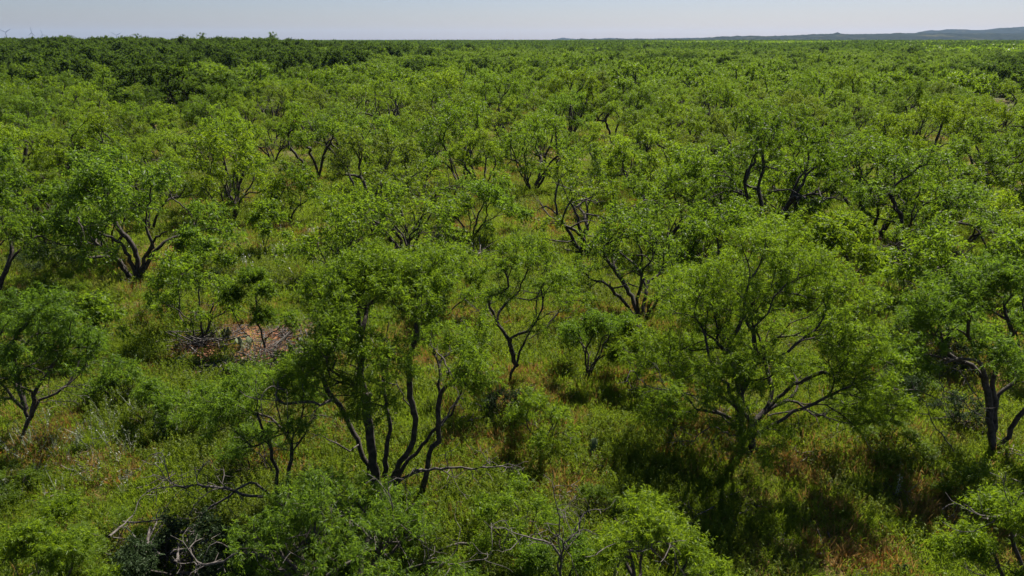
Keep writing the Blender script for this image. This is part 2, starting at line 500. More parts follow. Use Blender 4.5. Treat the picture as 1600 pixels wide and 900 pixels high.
def grow_tree(seed, h, sx, sy, zb, zt, nst=3, rbase=.12, nlobes=11, clumps=170, tw=7, lf=9, tlen=.42, llen=.12, lwid=.026, rtip=.007,
              sides=6, stems=None, lobes=None, bare=None, simple=False, off=(0, 0), nbare=6, gap=.15, seg=.24, lean=1.0, vase=.5):
    """returns (bark polylines per stem list, bare polylines, foliage arrays)"""
    rng = np.random.default_rng(seed)
    off = np.array([off[0], off[1]])
    if stems is None:
        stems = []
        a0 = rng.uniform(0, 6.28)
        for i in range(nst):
            a = a0 + i * 6.283 / nst + rng.uniform(-.4, .4)
            e = rng.uniform(.42, .85) * lean
            hh = (zb + .38 * (zt - zb)) * rng.uniform(.75, 1.1)
            p0 = np.array([math.cos(a) * .10 * rbase / .12, math.sin(a) * .10 * rbase / .12, -.15])
            p1 = np.array([math.cos(a) * sx * e * .35 + off[0] * .25, math.sin(a) * sy * e * .35 + off[1] * .25, hh * .45])
            p2 = np.array([math.cos(a + .25) * sx * e * .8 + off[0] * .8, math.sin(a + .25) * sy * e * .8 + off[1] * .8, hh])
            stems.append([p0, p1, p2])
    if lobes is None: lobes = dome_lobes(rng, off, sx, sy, zb, zt, nlobes, gap)
    sk = Skel()
    first = []
    for st in stems:
        root = sk.add(st[0], -1); first.append(root)
        end = sk.line(st[1:], root, rng, seg, .16)
        fr = rng.uniform(.55, .9)
        for i in range(root, end + 1): sk.mr[i] = fr * (1 - .72 * (i - root) / max(1, end - root))
    tot = sum(r * r for _, r in lobes)
    pts = []
    for c, r in lobes:
        n = max(3, int(round(clumps * r * r / tot)))
        u = unit(rng.normal(0, 1, (n, 3))); rr = r * rng.random(n) ** .4
        q = c + u * rr[:, None] * np.array([1, 1, .72])
        q[:, 2] = np.maximum(q[:, 2], .35)
        pts.append(q)
    pts = np.concatenate(pts)
    if vase:                                               # open underneath: the limbs show below the crown
        hr = np.hypot((pts[:, 0] - off[0]) / sx, (pts[:, 1] - off[1]) / sy)
        floor = zb + (zt - zb) * vase * (1 - sstep(.35, .95, hr))
        pts = pts[(pts[:, 2] > floor) | (rng.random(len(pts)) < .12)]
    dmin = .5 * (4.19 * sum(r ** 3 for _, r in lobes) * .72 / len(pts)) ** (1 / 3)
    for _ in range(6):
        dd = pts[:, None] - pts[None]; L = np.linalg.norm(dd, axis=2) + np.eye(len(pts)) * 9
        push = np.clip(dmin - L, 0, None)[..., None] * dd / L[..., None]
        pts = pts + .4 * push.sum(1)
    pts[:, 2] = np.maximum(pts[:, 2], .35)
    cen = pts.mean(0); cen[2] = zb
    base = np.array([s[0] for s in stems]).mean(0)
    order = np.argsort(np.linalg.norm(pts - base, axis=1))
    pts = pts[order]
    lo = 0
    for q in pts: sk.attach(q, rng, .38, seg, .10)
    outw = unit(pts - cen)
    n0 = len(sk.p)
    for _ in range(nbare):                                    # leafless twiggy side branches low in the crown
        a = rng.uniform(0, 6.28); k0 = int(rng.integers(n0 // 14, n0 // 3))
        L = rng.uniform(.35, .75) * min(sx, sy); p0 = sk.p[k0]
        e = sk.line([p0 + np.array([math.cos(a) * L * .5, math.sin(a) * L * .5, rng.uniform(0, .3) * L]), p0 + np.array([math.cos(a) * L, math.sin(a) * L, rng.uniform(-.1, .5) * L])], k0, rng, .16, .15)
        m0 = e
        for _ in range(7):
            k = int(rng.integers(m0 - 4, m0 + 1)) if rng.random() < .6 else len(sk.p) - 1
            d0 = unit(sk.d[k] + rng.normal(0, .75, 3)) * rng.uniform(.2, .5) * L * .7
            sk.line([sk.p[k] + d0 * .5, sk.p[k] + d0], k, rng, .16, .12)
    bark = sk.polylines(rtip, rbase)
    # bare twigs and dead limbs low in the crown
    bl = []
    if bare:
        for st in bare:
            b = Skel(); r0 = b.add(st['p'][0], -1); b.line(st['p'][1:], r0, rng, .16, .15)
            m = len(b.p)
            for _ in range(st.get('n', 7) * 2):
                k = rng.integers(m // 3, m); L = rng.uniform(.25, .8) * st.get('s', 1)
                q = b.p[k] + unit(b.d[k] * .8 + rng.normal(0, .55, 3) + np.array([0, 0, .15])) * L
                e = b.attach(q, rng, .1, .14, .12)
                for _ in range(2):
                    b.attach(b.p[e] + unit(b.d[e] + rng.normal(0, .7, 3)) * L * .45, rng, .1, .12, .1)
            bl.append(b.polylines(.006, st.get('r', .035) * .68))
    fol = foliage(pts, outw, rng, tw, lf, tlen, llen, lwid, .34, simple)
    return bark, bl, fol, sides

def tree_parts(root, res, leafmat, color, crown_name='crown', bark_sides=None):
    bark, bl, fol, sides = res
    big = [p for p in bark if p[1].max() > .03]; small = [p for p in bark if p[1].max() <= .03]
    v1, f1 = tubes(big, sides); v2, f2 = tubes(small, 3)
    V = np.concatenate([v1, v2]); Fc = np.concatenate([f1, f2 + len(v1)])
    me = new_mesh('trunk', V, (Fc.ravel(), np.arange(0, Fc.size, 4)), None, M_BARK, True)
    link('trunk', me, root)
    for one in bl:
        v, f = tubes(one, 5)
        o = link('bare_branch', new_mesh('bare_branch', v, (f.ravel(), np.arange(0, f.size, 4)), None, M_DEAD, True), root)
        o['label'] = 'leafless grey branches'
    v, lv, ls, var = fol
    o = link(crown_name, new_mesh(crown_name, v, (lv, ls), {'leaf_variation': var}, leafmat), root)
    o.color = color
    return root

# ------------------------------------------------------------------ trees placed one by one
TREES = []                                               # (x, y, crown radius) of all trees, to keep others clear
LEAFC = {'y': (1.12, 1.05, .8, 1), 'g': (1, 1, 1, 1), 'd': (.74, .78, .85, 1), 'b': (.93, .98, 1.25, 1), 'l': (1.25, 1.18, 1.0, 1), 'o': (.98, .86, 1.35, 1)}

# base px, crown box (x0, x1, ytop, ybottom), tint, stems, trunk radius, clumps, label; extras
P = 'tree'
HERO = [
 dict(b=(600, 772), c=(448, 768, 402, 600), t='g', R=.135, cl=340, vase=.2, tw=8, nl=24, label='tall open mesquite with thick black forked trunks and a long bare limb reaching left', seed=11,
      stems=[[(584, 772), (566, 715), (545, 660), (520, 622), (500, 575)], [(590, 772), (580, 700), (572, 640), (566, 560), (560, 505), (556, 460)], [(606, 772), (622, 735), (646, 690), (640, 620), (636, 560), (652, 500)],
             [(612, 772), (632, 728), (668, 690), (705, 650), (722, 600)], [(600, 770), (604, 710), (606, 650), (598, 600), (605, 540)], [(655, 790), (668, 735), (688, 690), (684, 640)]],
      bare=[dict(p=[(520, 625, -.2), (500, 634, -.4), (460, 630, -.6), (428, 622, -.7)], r=.05, n=6), dict(p=[(612, 765, -.3), (648, 735, -.7), (720, 730, -.9), (805, 728, -1.0)], r=.05, n=10),
            dict(p=[(560, 695), (548, 705, -.3), (520, 690, -.5)], r=.03, n=1), dict(p=[(650, 660), (620, 600, -.3), (560, 590, -.6), (505, 578, -.8)], r=.022, n=5), dict(p=[(690, 665), (715, 620, .3), (740, 590, .4)], r=.03, n=2)]),
 dict(b=(1165, 706), c=(1005, 1400, 368, 690), t='l', R=.17, cl=600, vase=.05, tw=8, nl=34, label='broad dome-crowned yellow-green mesquite with two dark stems and drooping crown, over deep ground shade', seed=12,
      stems=[[(1160, 706), (1154, 655), (1140, 600), (1112, 575)], [(1172, 708), (1178, 660), (1200, 640), (1235, 620)], [(1160, 690), (1158, 640), (1166, 600), (1180, 560)]],
      bare=[dict(p=[(1156, 680, -.2), (1120, 645, -.5), (1080, 618, -.6), (1010, 602, -.6)], r=.035, n=6), dict(p=[(1156, 685, -.2), (1110, 668, -.6), (1085, 690, -.8), (1065, 690, -.9)], r=.028, n=7), dict(p=[(1200, 650, -.2), (1260, 640, -.4), (1330, 660, -.5)], r=.03, n=6)]),
 dict(b=(214, 437), c=(55, 345, 232, 400), t='b', R=.16, cl=330, label='big spreading mesquite with stout forked black trunk beside grassy clearing', seed=13,
      stems=[[(212, 437), (203, 400), (188, 380), (160, 365), (110, 350)], [(218, 437), (228, 400), (240, 380), (262, 362)], [(216, 430), (212, 400), (198, 370), (170, 330)], [(222, 425), (240, 388), (228, 350), (232, 320)], [(205, 437), (190, 412), (165, 392)]],
      bare=[dict(p=[(238, 420), (258, 422, -.4), (280, 420, -.6)], r=.03, n=3), dict(p=[(110, 350), (70, 340, 0), (20, 330, 0)], r=.03, n=8)]),
 dict(b=(1556, 702), c=(1420, 1660, 405, 600), t='b', R=.11, cl=220, label='dark-trunked tree with upright forks and pale dead twigs at the picture edge', seed=14,
      stems=[[(1552, 702), (1548, 640), (1540, 590), (1515, 530), (1495, 515)], [(1556, 702), (1552, 640), (1560, 560), (1590, 515)], [(1560, 705), (1585, 665), (1610, 630), (1620, 560)]],
      bare=[dict(p=[(1548, 660), (1500, 625, -.4), (1470, 600, -.6), (1450, 590, -.6)], r=.022, n=8), dict(p=[(1550, 650), (1500, 580, .5), (1440, 560, .6)], r=.02, n=8), dict(p=[(1490, 705, -.5), (1460, 665, -.4), (1438, 625, -.3)], r=.024, n=4)]),
 dict(b=(796, 602), c=(735, 905, 362, 505), t='g', R=.10, cl=120, label='slim single-trunk mesquite leaning and curving up in the open middle', seed=15,
      stems=[[(795, 604), (808, 570), (818, 540), (832, 505), (838, 475)], [(808, 572), (795, 530), (775, 500), (765, 480)]],
      bare=[dict(p=[(822, 530), (845, 520, -.2), (862, 505, -.2)], r=.02, n=3), dict(p=[(775, 500), (745, 482), (730, 470)], r=.018, n=4)]),
 dict(b=(918, 592), c=(876, 1000, 484, 560), t='b', R=.055, cl=90, label='small low gnarled mesquite with pale blue-green leaves', seed=16, nst=2),
 dict(b=(1002, 502), c=(890, 1120, 325, 470), t='d', R=.14, cl=170, label='dark many-stemmed mesquite with black trunks fanning out behind the small gnarled one', seed=17, nst=5),
 dict(b=(645, 446), c=(455, 725, 310, 430), t='g', R=.12, cl=220, label='wide mesquite whose single dark trunk slants down right under a layered crown', seed=18,
      stems=[[(644, 446), (632, 415), (620, 405), (600, 395)], [(632, 416), (645, 395), (660, 385)], [(530, 440), (508, 405), (498, 385)], [(550, 430), (530, 405), (515, 385)]]),
 dict(b=(316, 532), c=(222, 362, 402, 500), t='g', R=.06, cl=90, label='small mesquite fanning up from the brush heap on red soil', seed=19,
      stems=[[(312, 532), (300, 505), (280, 485), (250, 470)], [(316, 532), (314, 500), (312, 470)], [(318, 530), (328, 490), (340, 470)]]),
 dict(b=(412, 548), c=(345, 455, 418, 510), t='g', R=.05, cl=80, label='small mesquite rooted on bare red soil beside prickly pears', seed=20,
      stems=[[(412, 548), (385, 520), (368, 495), (362, 480)], [(412, 548), (408, 515), (402, 480)]]),
 dict(b=(38, 684), c=(-40, 150, 466, 590), t='b', R=.10, cl=130, label='mesquite at the picture edge with bare Y-forked trunk rising from tall weeds', seed=21,
      stems=[[(36, 690), (46, 655), (36, 615), (28, 575), (30, 545)], [(46, 655), (55, 625), (75, 585), (110, 535)], [(46, 655), (62, 625), (88, 615)], [(40, 640), (20, 622), (-20, 620)]],
      bare=[dict(p=[(62, 625), (90, 612), (135, 612, -.2)], r=.02, n=5), dict(p=[(46, 655), (60, 630, -.2), (95, 628, -.3)], r=.018, n=4)]),
 dict(b=(150, 556), c=(118, 192, 468, 522), t='g', R=.035, cl=45, label='spindly young mesquite standing between the Y-forked tree and the lush clearing', seed=22, nst=2),
 dict(b=(442, 788), c=(300, 505, 585, 672), t='b', R=.06, cl=120, label='sparse foreground mesquite with thin twisted trunk and many bare twigs', seed=23,
      stems=[[(440, 790), (432, 745), (424, 700), (405, 650)], [(446, 790), (448, 750), (455, 708), (440, 660)]],
      bare=[dict(p=[(436, 780), (400, 775, -.6), (330, 760, -.9), (250, 762, -1.0)], r=.05, n=16, s=1.2), dict(p=[(420, 772, -.4), (390, 755, -.7), (330, 790, -.9), (290, 820, -.8)], r=.04, n=8),
            dict(p=[(428, 740), (410, 715), (395, 705)], r=.02, n=4)]),
 dict(b=(548, 985), c=(345, 745, 770, 985), t='b', R=.13, cl=230, label='low sprawling mesquite nearest the viewer with crooked grey limbs', seed=24,
      stems=[[(545, 985), (510, 940), (480, 900), (440, 870)], [(548, 985), (560, 930), (590, 870), (625, 850)], [(550, 985), (600, 940), (660, 900)], [(548, 985), (520, 920), (530, 860)]],
      bare=[dict(p=[(510, 900), (560, 870, .2), (600, 848, .3), (625, 846, .3)], r=.05, n=10), dict(p=[(590, 850), (560, 825, .4), (530, 800, .5)], r=.035, n=6), dict(p=[(480, 930), (420, 870), (370, 862), (310, 890)], r=.055, n=10),
            dict(p=[(600, 845), (612, 800, .3), (600, 765, .3)], r=.02, n=2), dict(p=[(520, 930), (505, 880), (500, 845)], r=.02, n=6), dict(p=[(600, 900), (660, 882), (730, 878)], r=.02, n=8)]),
 dict(b=(876, 930), c=(815, 945, 845, 920), t='b', R=.05, cl=50, label='half-dead sapling with bare upright grey branches beside the sprawling foreground tree', seed=25, nst=2,
      bare=[dict(p=[(874, 920), (875, 870), (862, 850), (820, 838)], r=.04, n=7), dict(p=[(876, 900), (880, 850), (905, 830), (914, 802)], r=.035, n=7), dict(p=[(876, 880), (872, 840), (872, 800)], r=.02, n=4)]),
 dict(b=(985, 960), c=(930, 1135, 792, 940), t='l', R=.075, cl=150, label='bright feathery mesquite crown at bottom edge in front of the deep shade', seed=26, nst=3,
      bare=[dict(p=[(960, 900), (970, 860), (1000, 862, -.2), (1020, 850, -.2)], r=.035, n=5)]),
 dict(b=(1585, 960), c=(1500, 1680, 785, 920), t='l', R=.06, cl=120, label='bright green low mesquite in the bottom corner beside rusty grass', seed=27, nst=3,
      bare=[dict(p=[(1640, 810), (1590, 795), (1555, 808)], r=.035, n=5)]),
 dict(b=(75, 960), c=(-40, 175, 800, 935), t='l', R=.05, cl=150, label='bushy lime-green mesquite shrub in the bottom corner near the thicket', seed=28, nst=4, nbare=3),
 dict(b=(842, 712), c=(795, 900, 618, 705), t='l', R=.03, cl=48, label='leafy shrub-sized mesquite in the grass below the slim leaning tree', seed=29, nst=3, nbare=2),
 dict(b=(362, 345), c=(288, 425, 214, 330), t='y', R=.13, cl=150, label='round-crowned mesquite directly behind the big spreading tree', seed=30, nst=3),
 dict(b=(414, 394), c=(388, 448, 318, 372), t='g', R=.04, cl=45, label='thin upright sapling alone in the lush grass clearing', seed=31, nst=3, lean=.6),
 dict(b=(450, 344), c=(420, 505, 262, 325), t='d', R=.08, cl=70, label='crooked mesquite with swept-sideways dark limbs above the clearing', seed=32, nst=2, lean=1.5),
 dict(b=(738, 374), c=(688, 828, 282, 362), t='b', R=.09, cl=130, label='low greyish mesquite with dense twiggy underside and black shadow', seed=33, nst=4),
 dict(b=(662, 305), c=(548, 702, 228, 292), t='l', R=.08, cl=130, label='flat-topped pale mesquite before a strip of orange grass', seed=34, nst=4),
 dict(b=(718, 290), c=(645, 790, 160, 270), t='g', R=.15, cl=150, label='tall mesquite with heavy black trunk beside the flat-topped pale one', seed=35, nst=3),
 dict(b=(832, 298), c=(765, 905, 176, 275), t='g', R=.15, cl=150, label='vase-shaped mesquite with black stems standing over orange grass', seed=36, nst=5, lean=1.2),
 dict(b=(596, 223), c=(515, 665, 122, 205), t='g', R=.22, cl=170, label='large dark-limbed mesquite rising above the canopy in the middle distance', seed=37, nst=4),
 dict(b=(895, 332), c=(865, 955, 235, 315), t='d', R=.07, cl=55, label='thin half-bare mesquite with grey twigs at the edge of the orange grass', seed=38, nst=4, nbare=16),
 dict(b=(1000, 318), c=(935, 1070, 212, 300), t='l', R=.12, cl=150, label='pale round mesquite behind the half-bare twiggy one', seed=39, nst=3),
 dict(b=(1075, 372), c=(1000, 1185, 236, 340), t='g', R=.15, cl=190, label='leaning dark-trunked mesquite above the many-stemmed black one', seed=40, nst=3),
 dict(b=(1366, 376), c=(1235, 1500, 222, 352), t='d', R=.2, cl=290, label='massive mesquite with thick black fork and wide dark crown', seed=41,
      stems=[[(1364, 378), (1350, 345), (1330, 325), (1310, 300)], [(1368, 378), (1390, 340), (1430, 310), (1445, 285)], [(1366, 376), (1372, 330), (1385, 280)], [(1350, 350), (1348, 310), (1340, 270)]]),
 dict(b=(1497, 384), c=(1405, 1610, 296, 365), t='l', R=.12, cl=180, label='bright spreading mesquite with slanting dark stem beside the massive fork', seed=42, nst=3),
 dict(b=(1130, 452), c=(1050, 1250, 326, 430), t='g', R=.12, cl=170, label='bushy mesquite just behind the broad dome-crowned one', seed=43, nst=4),
 dict(b=(1476, 545), c=(1385, 1560, 378, 500), t='g', R=.11, cl=150, label='mesquite with long low limb reaching left over a dark shadow', seed=44, nst=3,
      bare=[dict(p=[(1450, 495), (1410, 488), (1380, 480), (1352, 472)], r=.05, n=3), dict(p=[(1470, 470), (1440, 450, .5), (1420, 440, .5)], r=.03, n=3)]),
 dict(b=(1310, 470), c=(1230, 1385, 345, 440), t='y', R=.11, cl=150, label='yellow-green mesquite filling the gap between the dome crown and the massive fork', seed=45, nst=3),
 dict(b=(1600, 470), c=(1540, 1690, 360, 450), t='g', R=.1, cl=110, label='mesquite cut by the picture edge above the dark-trunked edge tree', seed=46, nst=3),
 dict(b=(1236, 372), c=(1155, 1290, 250, 345), t='g', R=.13, cl=150, label='mesquite with bare grey twigs inside, next to the massive dark crown', seed=47, nst=3, nbare=12),
 dict(b=(30, 312), c=(-40, 95, 200, 285), t='l', R=.1, cl=120, label='pale mesquite on several thin grey stems at the edge of the view', seed=48, nst=5),
 dict(b=(70, 385), c=(-30, 110, 275, 350), t='d', R=.1, cl=110, label='dark low mesquite under the big spreading crown at the edge of dry grass', seed=49, nst=3),
 dict(b=(122, 300), c=(85, 210, 200, 270), t='g', R=.09, cl=110, label='thin-stemmed mesquite beyond the big spreading crown', seed=50, nst=4),
 dict(b=(215, 262), c=(175, 262, 165, 245), t='g', R=.1, cl=90, label='upright narrow mesquite behind the thin-stemmed one', seed=51, nst=3, lean=.6),
 dict(b=(590, 330), c=(505, 625, 285, 322), t='l', R=.05, cl=90, label='low spreading green shrub tree on the orange grass strip', seed=52, nst=4),
 dict(b=(300, 430), c=(262, 350, 360, 415), t='b', R=.05, cl=70, label='pale low mesquite at the foot of the big spreading tree', seed=53, nst=3),
 dict(b=(690, 500), c=(640, 760, 395, 470), t='g', R=.08, cl=110, label='mesquite with one sideways limb between the forked giant and the slim leaning tree', seed=54, nst=2, lean=1.4),
 dict(b=(985, 610), c=(960, 1050, 505, 580), t='y', R=.04, cl=60, label='small bright mesquite tucked against the dome crown over orange grass', seed=55, nst=2),
 dict(b=(1590, 585), c=(1560, 1660, 470, 545), t='g', R=.06, cl=60, label='slender edge tree with reddish fork behind the upright dark forks', seed=56, nst=2),
]

def hero_tree(d):
    bx, by = at_ground(*d['b']); bz = float(gz(bx, by))
    x0, x1, yt, yb = d['c']
    def loc(px, py, dd=0.0):
        v = at_plane(px, py, by + dd); return v - np.array([bx, by, bz])
    Lp, Rp = loc(x0, (yt + yb) / 2), loc(x1, (yt + yb) / 2)
    sx = (Rp[0] - Lp[0]) / 2; cx = (Rp[0] + Lp[0]) / 2
    sy = sx * .85
    zt = loc(d['b'][0], yt, .25 * sx)[2]; zb = max(.35, .88 * loc(d['b'][0], yb, -.3 * sx)[2])
    if zt < zb + .6: zt = zb + .6
    stems = None; rng = np.random.default_rng(d['seed'] + 500)
    if 'stems' in d:
        stems = []
        for k, st in enumerate(d['stems']):
            dep = rng.uniform(-.5, .7) * sx * .5
            q = []
            for i, pt in enumerate(st):
                q.append(loc(pt[0], pt[1], pt[2] if len(pt) > 2 else dep * i / (len(st) - 1)))
            if q[0][2] < .3: q[0][2] = -.12
            stems.append(q)
    bare = None
    if 'bare' in d:
        bare = [dict(b, p=[loc(pt[0], pt[1], pt[2] if len(pt) > 2 else 0) for pt in b['p']]) for b in d['bare']]
    rngd = math.hypot(bx, by)
    k = min(1.9, max(1.0, rngd / 17.0))                  # leaf size grows as the tree is farther away
    cl = d['cl']
    res = grow_tree(d['seed'], zt, sx, sy, zb, zt, max(4, d.get('nst', 3) + 1), d['R'] * (.8 if 'stems' in d else .66), d.get('nl', 18 if sx > 1.4 else 8), int(cl * (1.7 if k < 1.5 else 1.3)), d.get('tw', 6), 12 if k < 1.5 else 9, .34 * k ** .4, (.092 if k < 1.5 else .11) * k, (.0125 if k < 1.5 else .023) * k, simple=k >= 1.5,
                    stems=stems, bare=bare, off=(cx, .1 * sx), vase=d.get('vase', .5), nbare=d.get('nbare', 5), lean=d.get('lean', 1), seg=.22 if sx > 1 else .15)
    root = thing('mesquite_tree', d['label'], 'tree', (bx, by, bz), 0, 'mesquite trees of the brushland')
    tree_parts(root, res, M_LEAF, LEAFC[d['t']])
    TREES.append((bx, by, sx))
    d['pos'] = (bx, by, bz); d['sx'] = sx
    return root
for d in HERO: hero_tree(d)

# ------------------------------------------------------------------ trees of the canopy behind
def proto(name, label, res, mat, color):
    r = thing(name, label, 'tree', (0, 0, 0), 0, None)
    return tree_parts(r, res, mat, color)
MID = []
for i in range(11):
    rs = np.random.default_rng(900 + i)
    h = 4.6 + .5 * (i % 3)
    MID.append(grow_tree(700 + i, h, 2.45 + .22 * (i % 4), 2.35 + .2 * ((i * 3) % 4), 1.75 + .25 * (i % 3), h, 3 + i % 4, .105, 13, (210, 230, 190, 110)[i % 4], 6, 9, .32, .17, .034, gap=(.3, .2, .4)[i % 3], lean=(1, 1.35, .75)[(i // 2) % 3], simple=True, seg=.34, sides=5, nbare=(6, 5, 6, 16)[i % 4], rtip=.010))
MID_MESH = []
for i, res in enumerate(MID):
    holder = thing('mesquite_tree', 'x', 'tree', (0, 0, 0), 0, 'mesquite trees of the brushland')
    tree_parts(holder, res, M_LEAF, (1, 1, 1, 1))
    MID_MESH.append(holder)

def seen(x, y, m=0):
    return abs(math.degrees(math.atan2(x, y))) < 38.0 + m

# open grassy gaps (px, py, rx, ry) where the photograph shows ground
GAPS = [at_ground(px, py) + (r,) for px, py, r in ((400, 400, 6.5), (470, 300, 5.0), (850, 340, 6.0), (480, 262, 4.0), (345, 222, 4.5), (970, 330, 4.5), (640, 215, 4), (1180, 118, 8), (760, 275, 4.5), (900, 290, 4), (60, 370, 5), (30, 420, 4), (590, 275, 4), (180, 250, 3.5))]
rngp = np.random.default_rng(42)
cand = []
for _ in range(30000):
    a = math.radians(rngp.uniform(-40, 40)); r = math.sqrt(rngp.uniform(24 ** 2, 112 ** 2))
    cand.append((r * math.sin(a), r * math.cos(a)))
FILL = []
pts_np = [(t[0], t[1], t[2]) for t in TREES]
for x, y in cand:
    if len(FILL) >= 246: break
    r = math.hypot(x, y)
    if r < 44 and (r < 33 or abs(math.degrees(math.atan2(x, y))) < 37 and rngp.random() < (.55 if x > .18 * y else .9)): continue
    if any((x - g[0]) ** 2 + (y - g[1]) ** 2 < g[2] ** 2 for g in GAPS): continue
    if r > 82 and 125 < 800 + F * x / y / 1.0 < 385 and rngp.random() < .8: continue
    sep = 4.0 + 1.4 * float(vnoise(x / 15, y / 15, 4))
    if any((x - q[0]) ** 2 + (y - q[1]) ** 2 < (sep * (.8 if r < 60 else 1)) ** 2 for q in pts_np): continue
    FILL.append((x, y)); pts_np.append((x, y, 2.5))
RF = max(math.hypot(*q) for q in FILL)

# rows by depth and columns by the landmark they stand behind: every label points at one tree
ROWS = [(0, 52, 'nearest'), (52, 64, 'middle'), (64, 78, 'deep'), (78, 92, 'far'), (92, 400, 'rearmost')]
COLS = [(-400, 200, 'the thin edge stems'), (200, 440, 'the round crown'), (440, 620, 'the big dark limbs'), (620, 800, 'the heavy black trunk'),
        (800, 980, 'the vase shape'), (980, 1180, 'the leaning dark trunk'), (1180, 1390, 'the massive fork'), (1390, 2000, 'the bright slanting tree')]
ORD = ['first', 'second', 'third', 'fourth', 'fifth', 'sixth', 'seventh', 'eighth', 'ninth', 'tenth', 'eleventh', 'twelfth', 'thirteenth', 'fourteenth', 'fifteenth', 'sixteenth']
cells = {}
for x, y in FILL:
    r = math.hypot(x, y); px, py = project(x, y, 2.5)
    row = next(i for i, q in enumerate(ROWS) if q[0] <= r < q[1]); c = next(i for i, q in enumerate(COLS) if q[0] <= px < q[1])
    cells.setdefault((row, c), []).append((px, x, y))
used = set()
kk = 0
for (row, c), lst in sorted(cells.items()):
    lst.sort()
    for k, (px, x, y) in enumerate(lst):
        v = int(rngp.integers(0, len(MID_MESH)))
        tint = rngp.choice(['y', 'g', 'g', 'l', 'd', 'b', 'o'], p=[.18, .2, .18, .16, .12, .08, .08])
        s = rngp.choice([rngp.uniform(.5, .75), rngp.uniform(.75, 1.0), rngp.uniform(.95, 1.2)], p=[.22, .48, .3]); sz = s * rngp.uniform(.85, 1.12)
        size = 'small' if s < .78 else ('large' if s > 1.0 else 'middling')
        look = {'y': 'yellow-green', 'g': 'green', 'l': 'pale', 'd': 'dark', 'b': 'greyish', 'o': 'olive'}[tint]
        label = f'{size} {look} mesquite, {ORD[min(k, 15)]} from left in {ROWS[row][2]} canopy beyond {COLS[c][2]}'
        j = rngp.uniform(.82, 1.12)
        col = tuple(q * j for q in LEAFC[tint][:3]) + (1,)
        src = MID_MESH[v]
        if v not in used:
            used.add(v); o = src
            o.location = (x, y, float(gz(x, y))); o.rotation_euler = (0, 0, rngp.uniform(0, 6.28)); o.scale = (s, s, sz); o['label'] = label
            for ch in o.children:
                if ch.name.startswith('crown'): ch.color = col
        else:
            dup(src, (x, y, float(gz(x, y))), rngp.uniform(0, 6.28), (s, s, sz), label, col)

# dark oaks: single crowns that stand out on the skyline and as a dark belt
OAK = []
for i in range(4):
    hh = 7.0 + .6 * i
    res = grow_tree(1200 + i, hh, 3.6 + .3 * i, 3.5, 1.0, hh, 3, .22, 14, 120, 7, 5, .75, .42, .17, simple=True, seg=.6, sides=5, nbare=0, rtip=.02, gap=.05, vase=.25)
    hld = thing('oak_tree', 'x', 'tree', (0, 0, 0), 0, 'dark oaks among the mesquite')
    tree_parts(hld, res, M_OAK, (1, 1, 1, 1)); OAK.append(hld)
oak_spots = []
for px, d, s, lab in [
    (150, 128, .62, 'dark oak at the near end of the dark belt, below the second wind turbine'), (190, 124, .7, 'rounded dark oak in the near dark belt beside its end tree'), (232, 121, .72, 'dark oak in the middle of the near dark belt'),
    (272, 118, .74, 'dark oak past the middle of the near dark belt'), (312, 117, .72, 'dark oak close to the far end of the near dark belt'), (350, 119, .6, 'small dark oak closing the near dark belt'),
    (200, 133, .6, 'dark oak peeping over the near dark belt, nearer its left end'), (285, 129, .62, 'dark oak peeping over the near dark belt, nearer its right end'), (75, 118, .4, 'small dark shrub-like oak alone left of the near dark belt'),
    (170, 100, .5, 'small dark round oak in front of the near dark belt'), (385, 112, .45, 'small dark oak standing apart right of the near dark belt')]:
    oak_spots.append((px, d, s, lab))
sky_px = [(-20, 235), (18, 250), (52, 262), (84, 240), (112, 270), (140, 250), (168, 275), (190, 262), (214, 280), (238, 255), (262, 285), (290, 268), (316, 290), (340, 275), (366, 295), (392, 280), (428, 300),
          (438, 262), (470, 300), (498, 292), (520, 310), (548, 320), (578, 300), (606, 325), (640, 330), (668, 318), (702, 310), (735, 335), (60, 205), (25, 190), (95, 212), (130, 200), (200, 215), (248, 222), (300, 240), (350, 235), (575, 268), (620, 280)]
for k, (px, d) in enumerate(sky_px):
    back = k < 28
    o = ORD + ['seventeenth', 'eighteenth', 'nineteenth', 'twentieth', 'twenty-first', 'twenty-second', 'twenty-third', 'twenty-fourth', 'twenty-fifth', 'twenty-sixth', 'twenty-seventh', 'twenty-eighth']
    if back: lab = f'dark oak breaking the skyline, {o[sorted(p for p, _ in sky_px[:28]).index(px)]} from the left'
    else: lab = f'dark oak below the skyline oaks, {o[sorted(p for p, _ in sky_px[28:]).index(px)]} from the left in the nearer row'
    oak_spots.append((px, d, 1.0 * (.80 + .22 * ((k * 7919) % 5) / 4) if back else .78, lab))
for k, (px, d) in enumerate([(952, 420), (1010, 470), (1155, 250), (1180, 330), (1245, 260), (1290, 330), (1340, 255), (1352, 262), (1385, 300), (1415, 190), (1445, 185), (1470, 195), (1243, 175), (1135, 190), (1010, 170), (1540, 280), (1105, 300), (1430, 310)]):
    o = ORD + ['seventeenth', 'eighteenth']
    oak_spots.append((px, d, .55 + .2 * ((k * 31) % 4) / 3 + (d > 300) * .15, f'small dark tree scattered before the far hills, {o[sorted([952, 1010, 1155, 1180, 1245, 1290, 1340, 1352, 1385, 1415, 1445, 1470, 1243, 1135, 1010.5, 1540, 1105, 1430]).index(px if not (px == 1010 and d == 170) else 1010.5)]} from the left'))
first = set()
OAKXY = []
oak_spots = [(px, d - 16, s * 1.16, lab) if 'near dark belt' in lab else (px, d, s, lab) for px, d, s, lab in oak_spots]
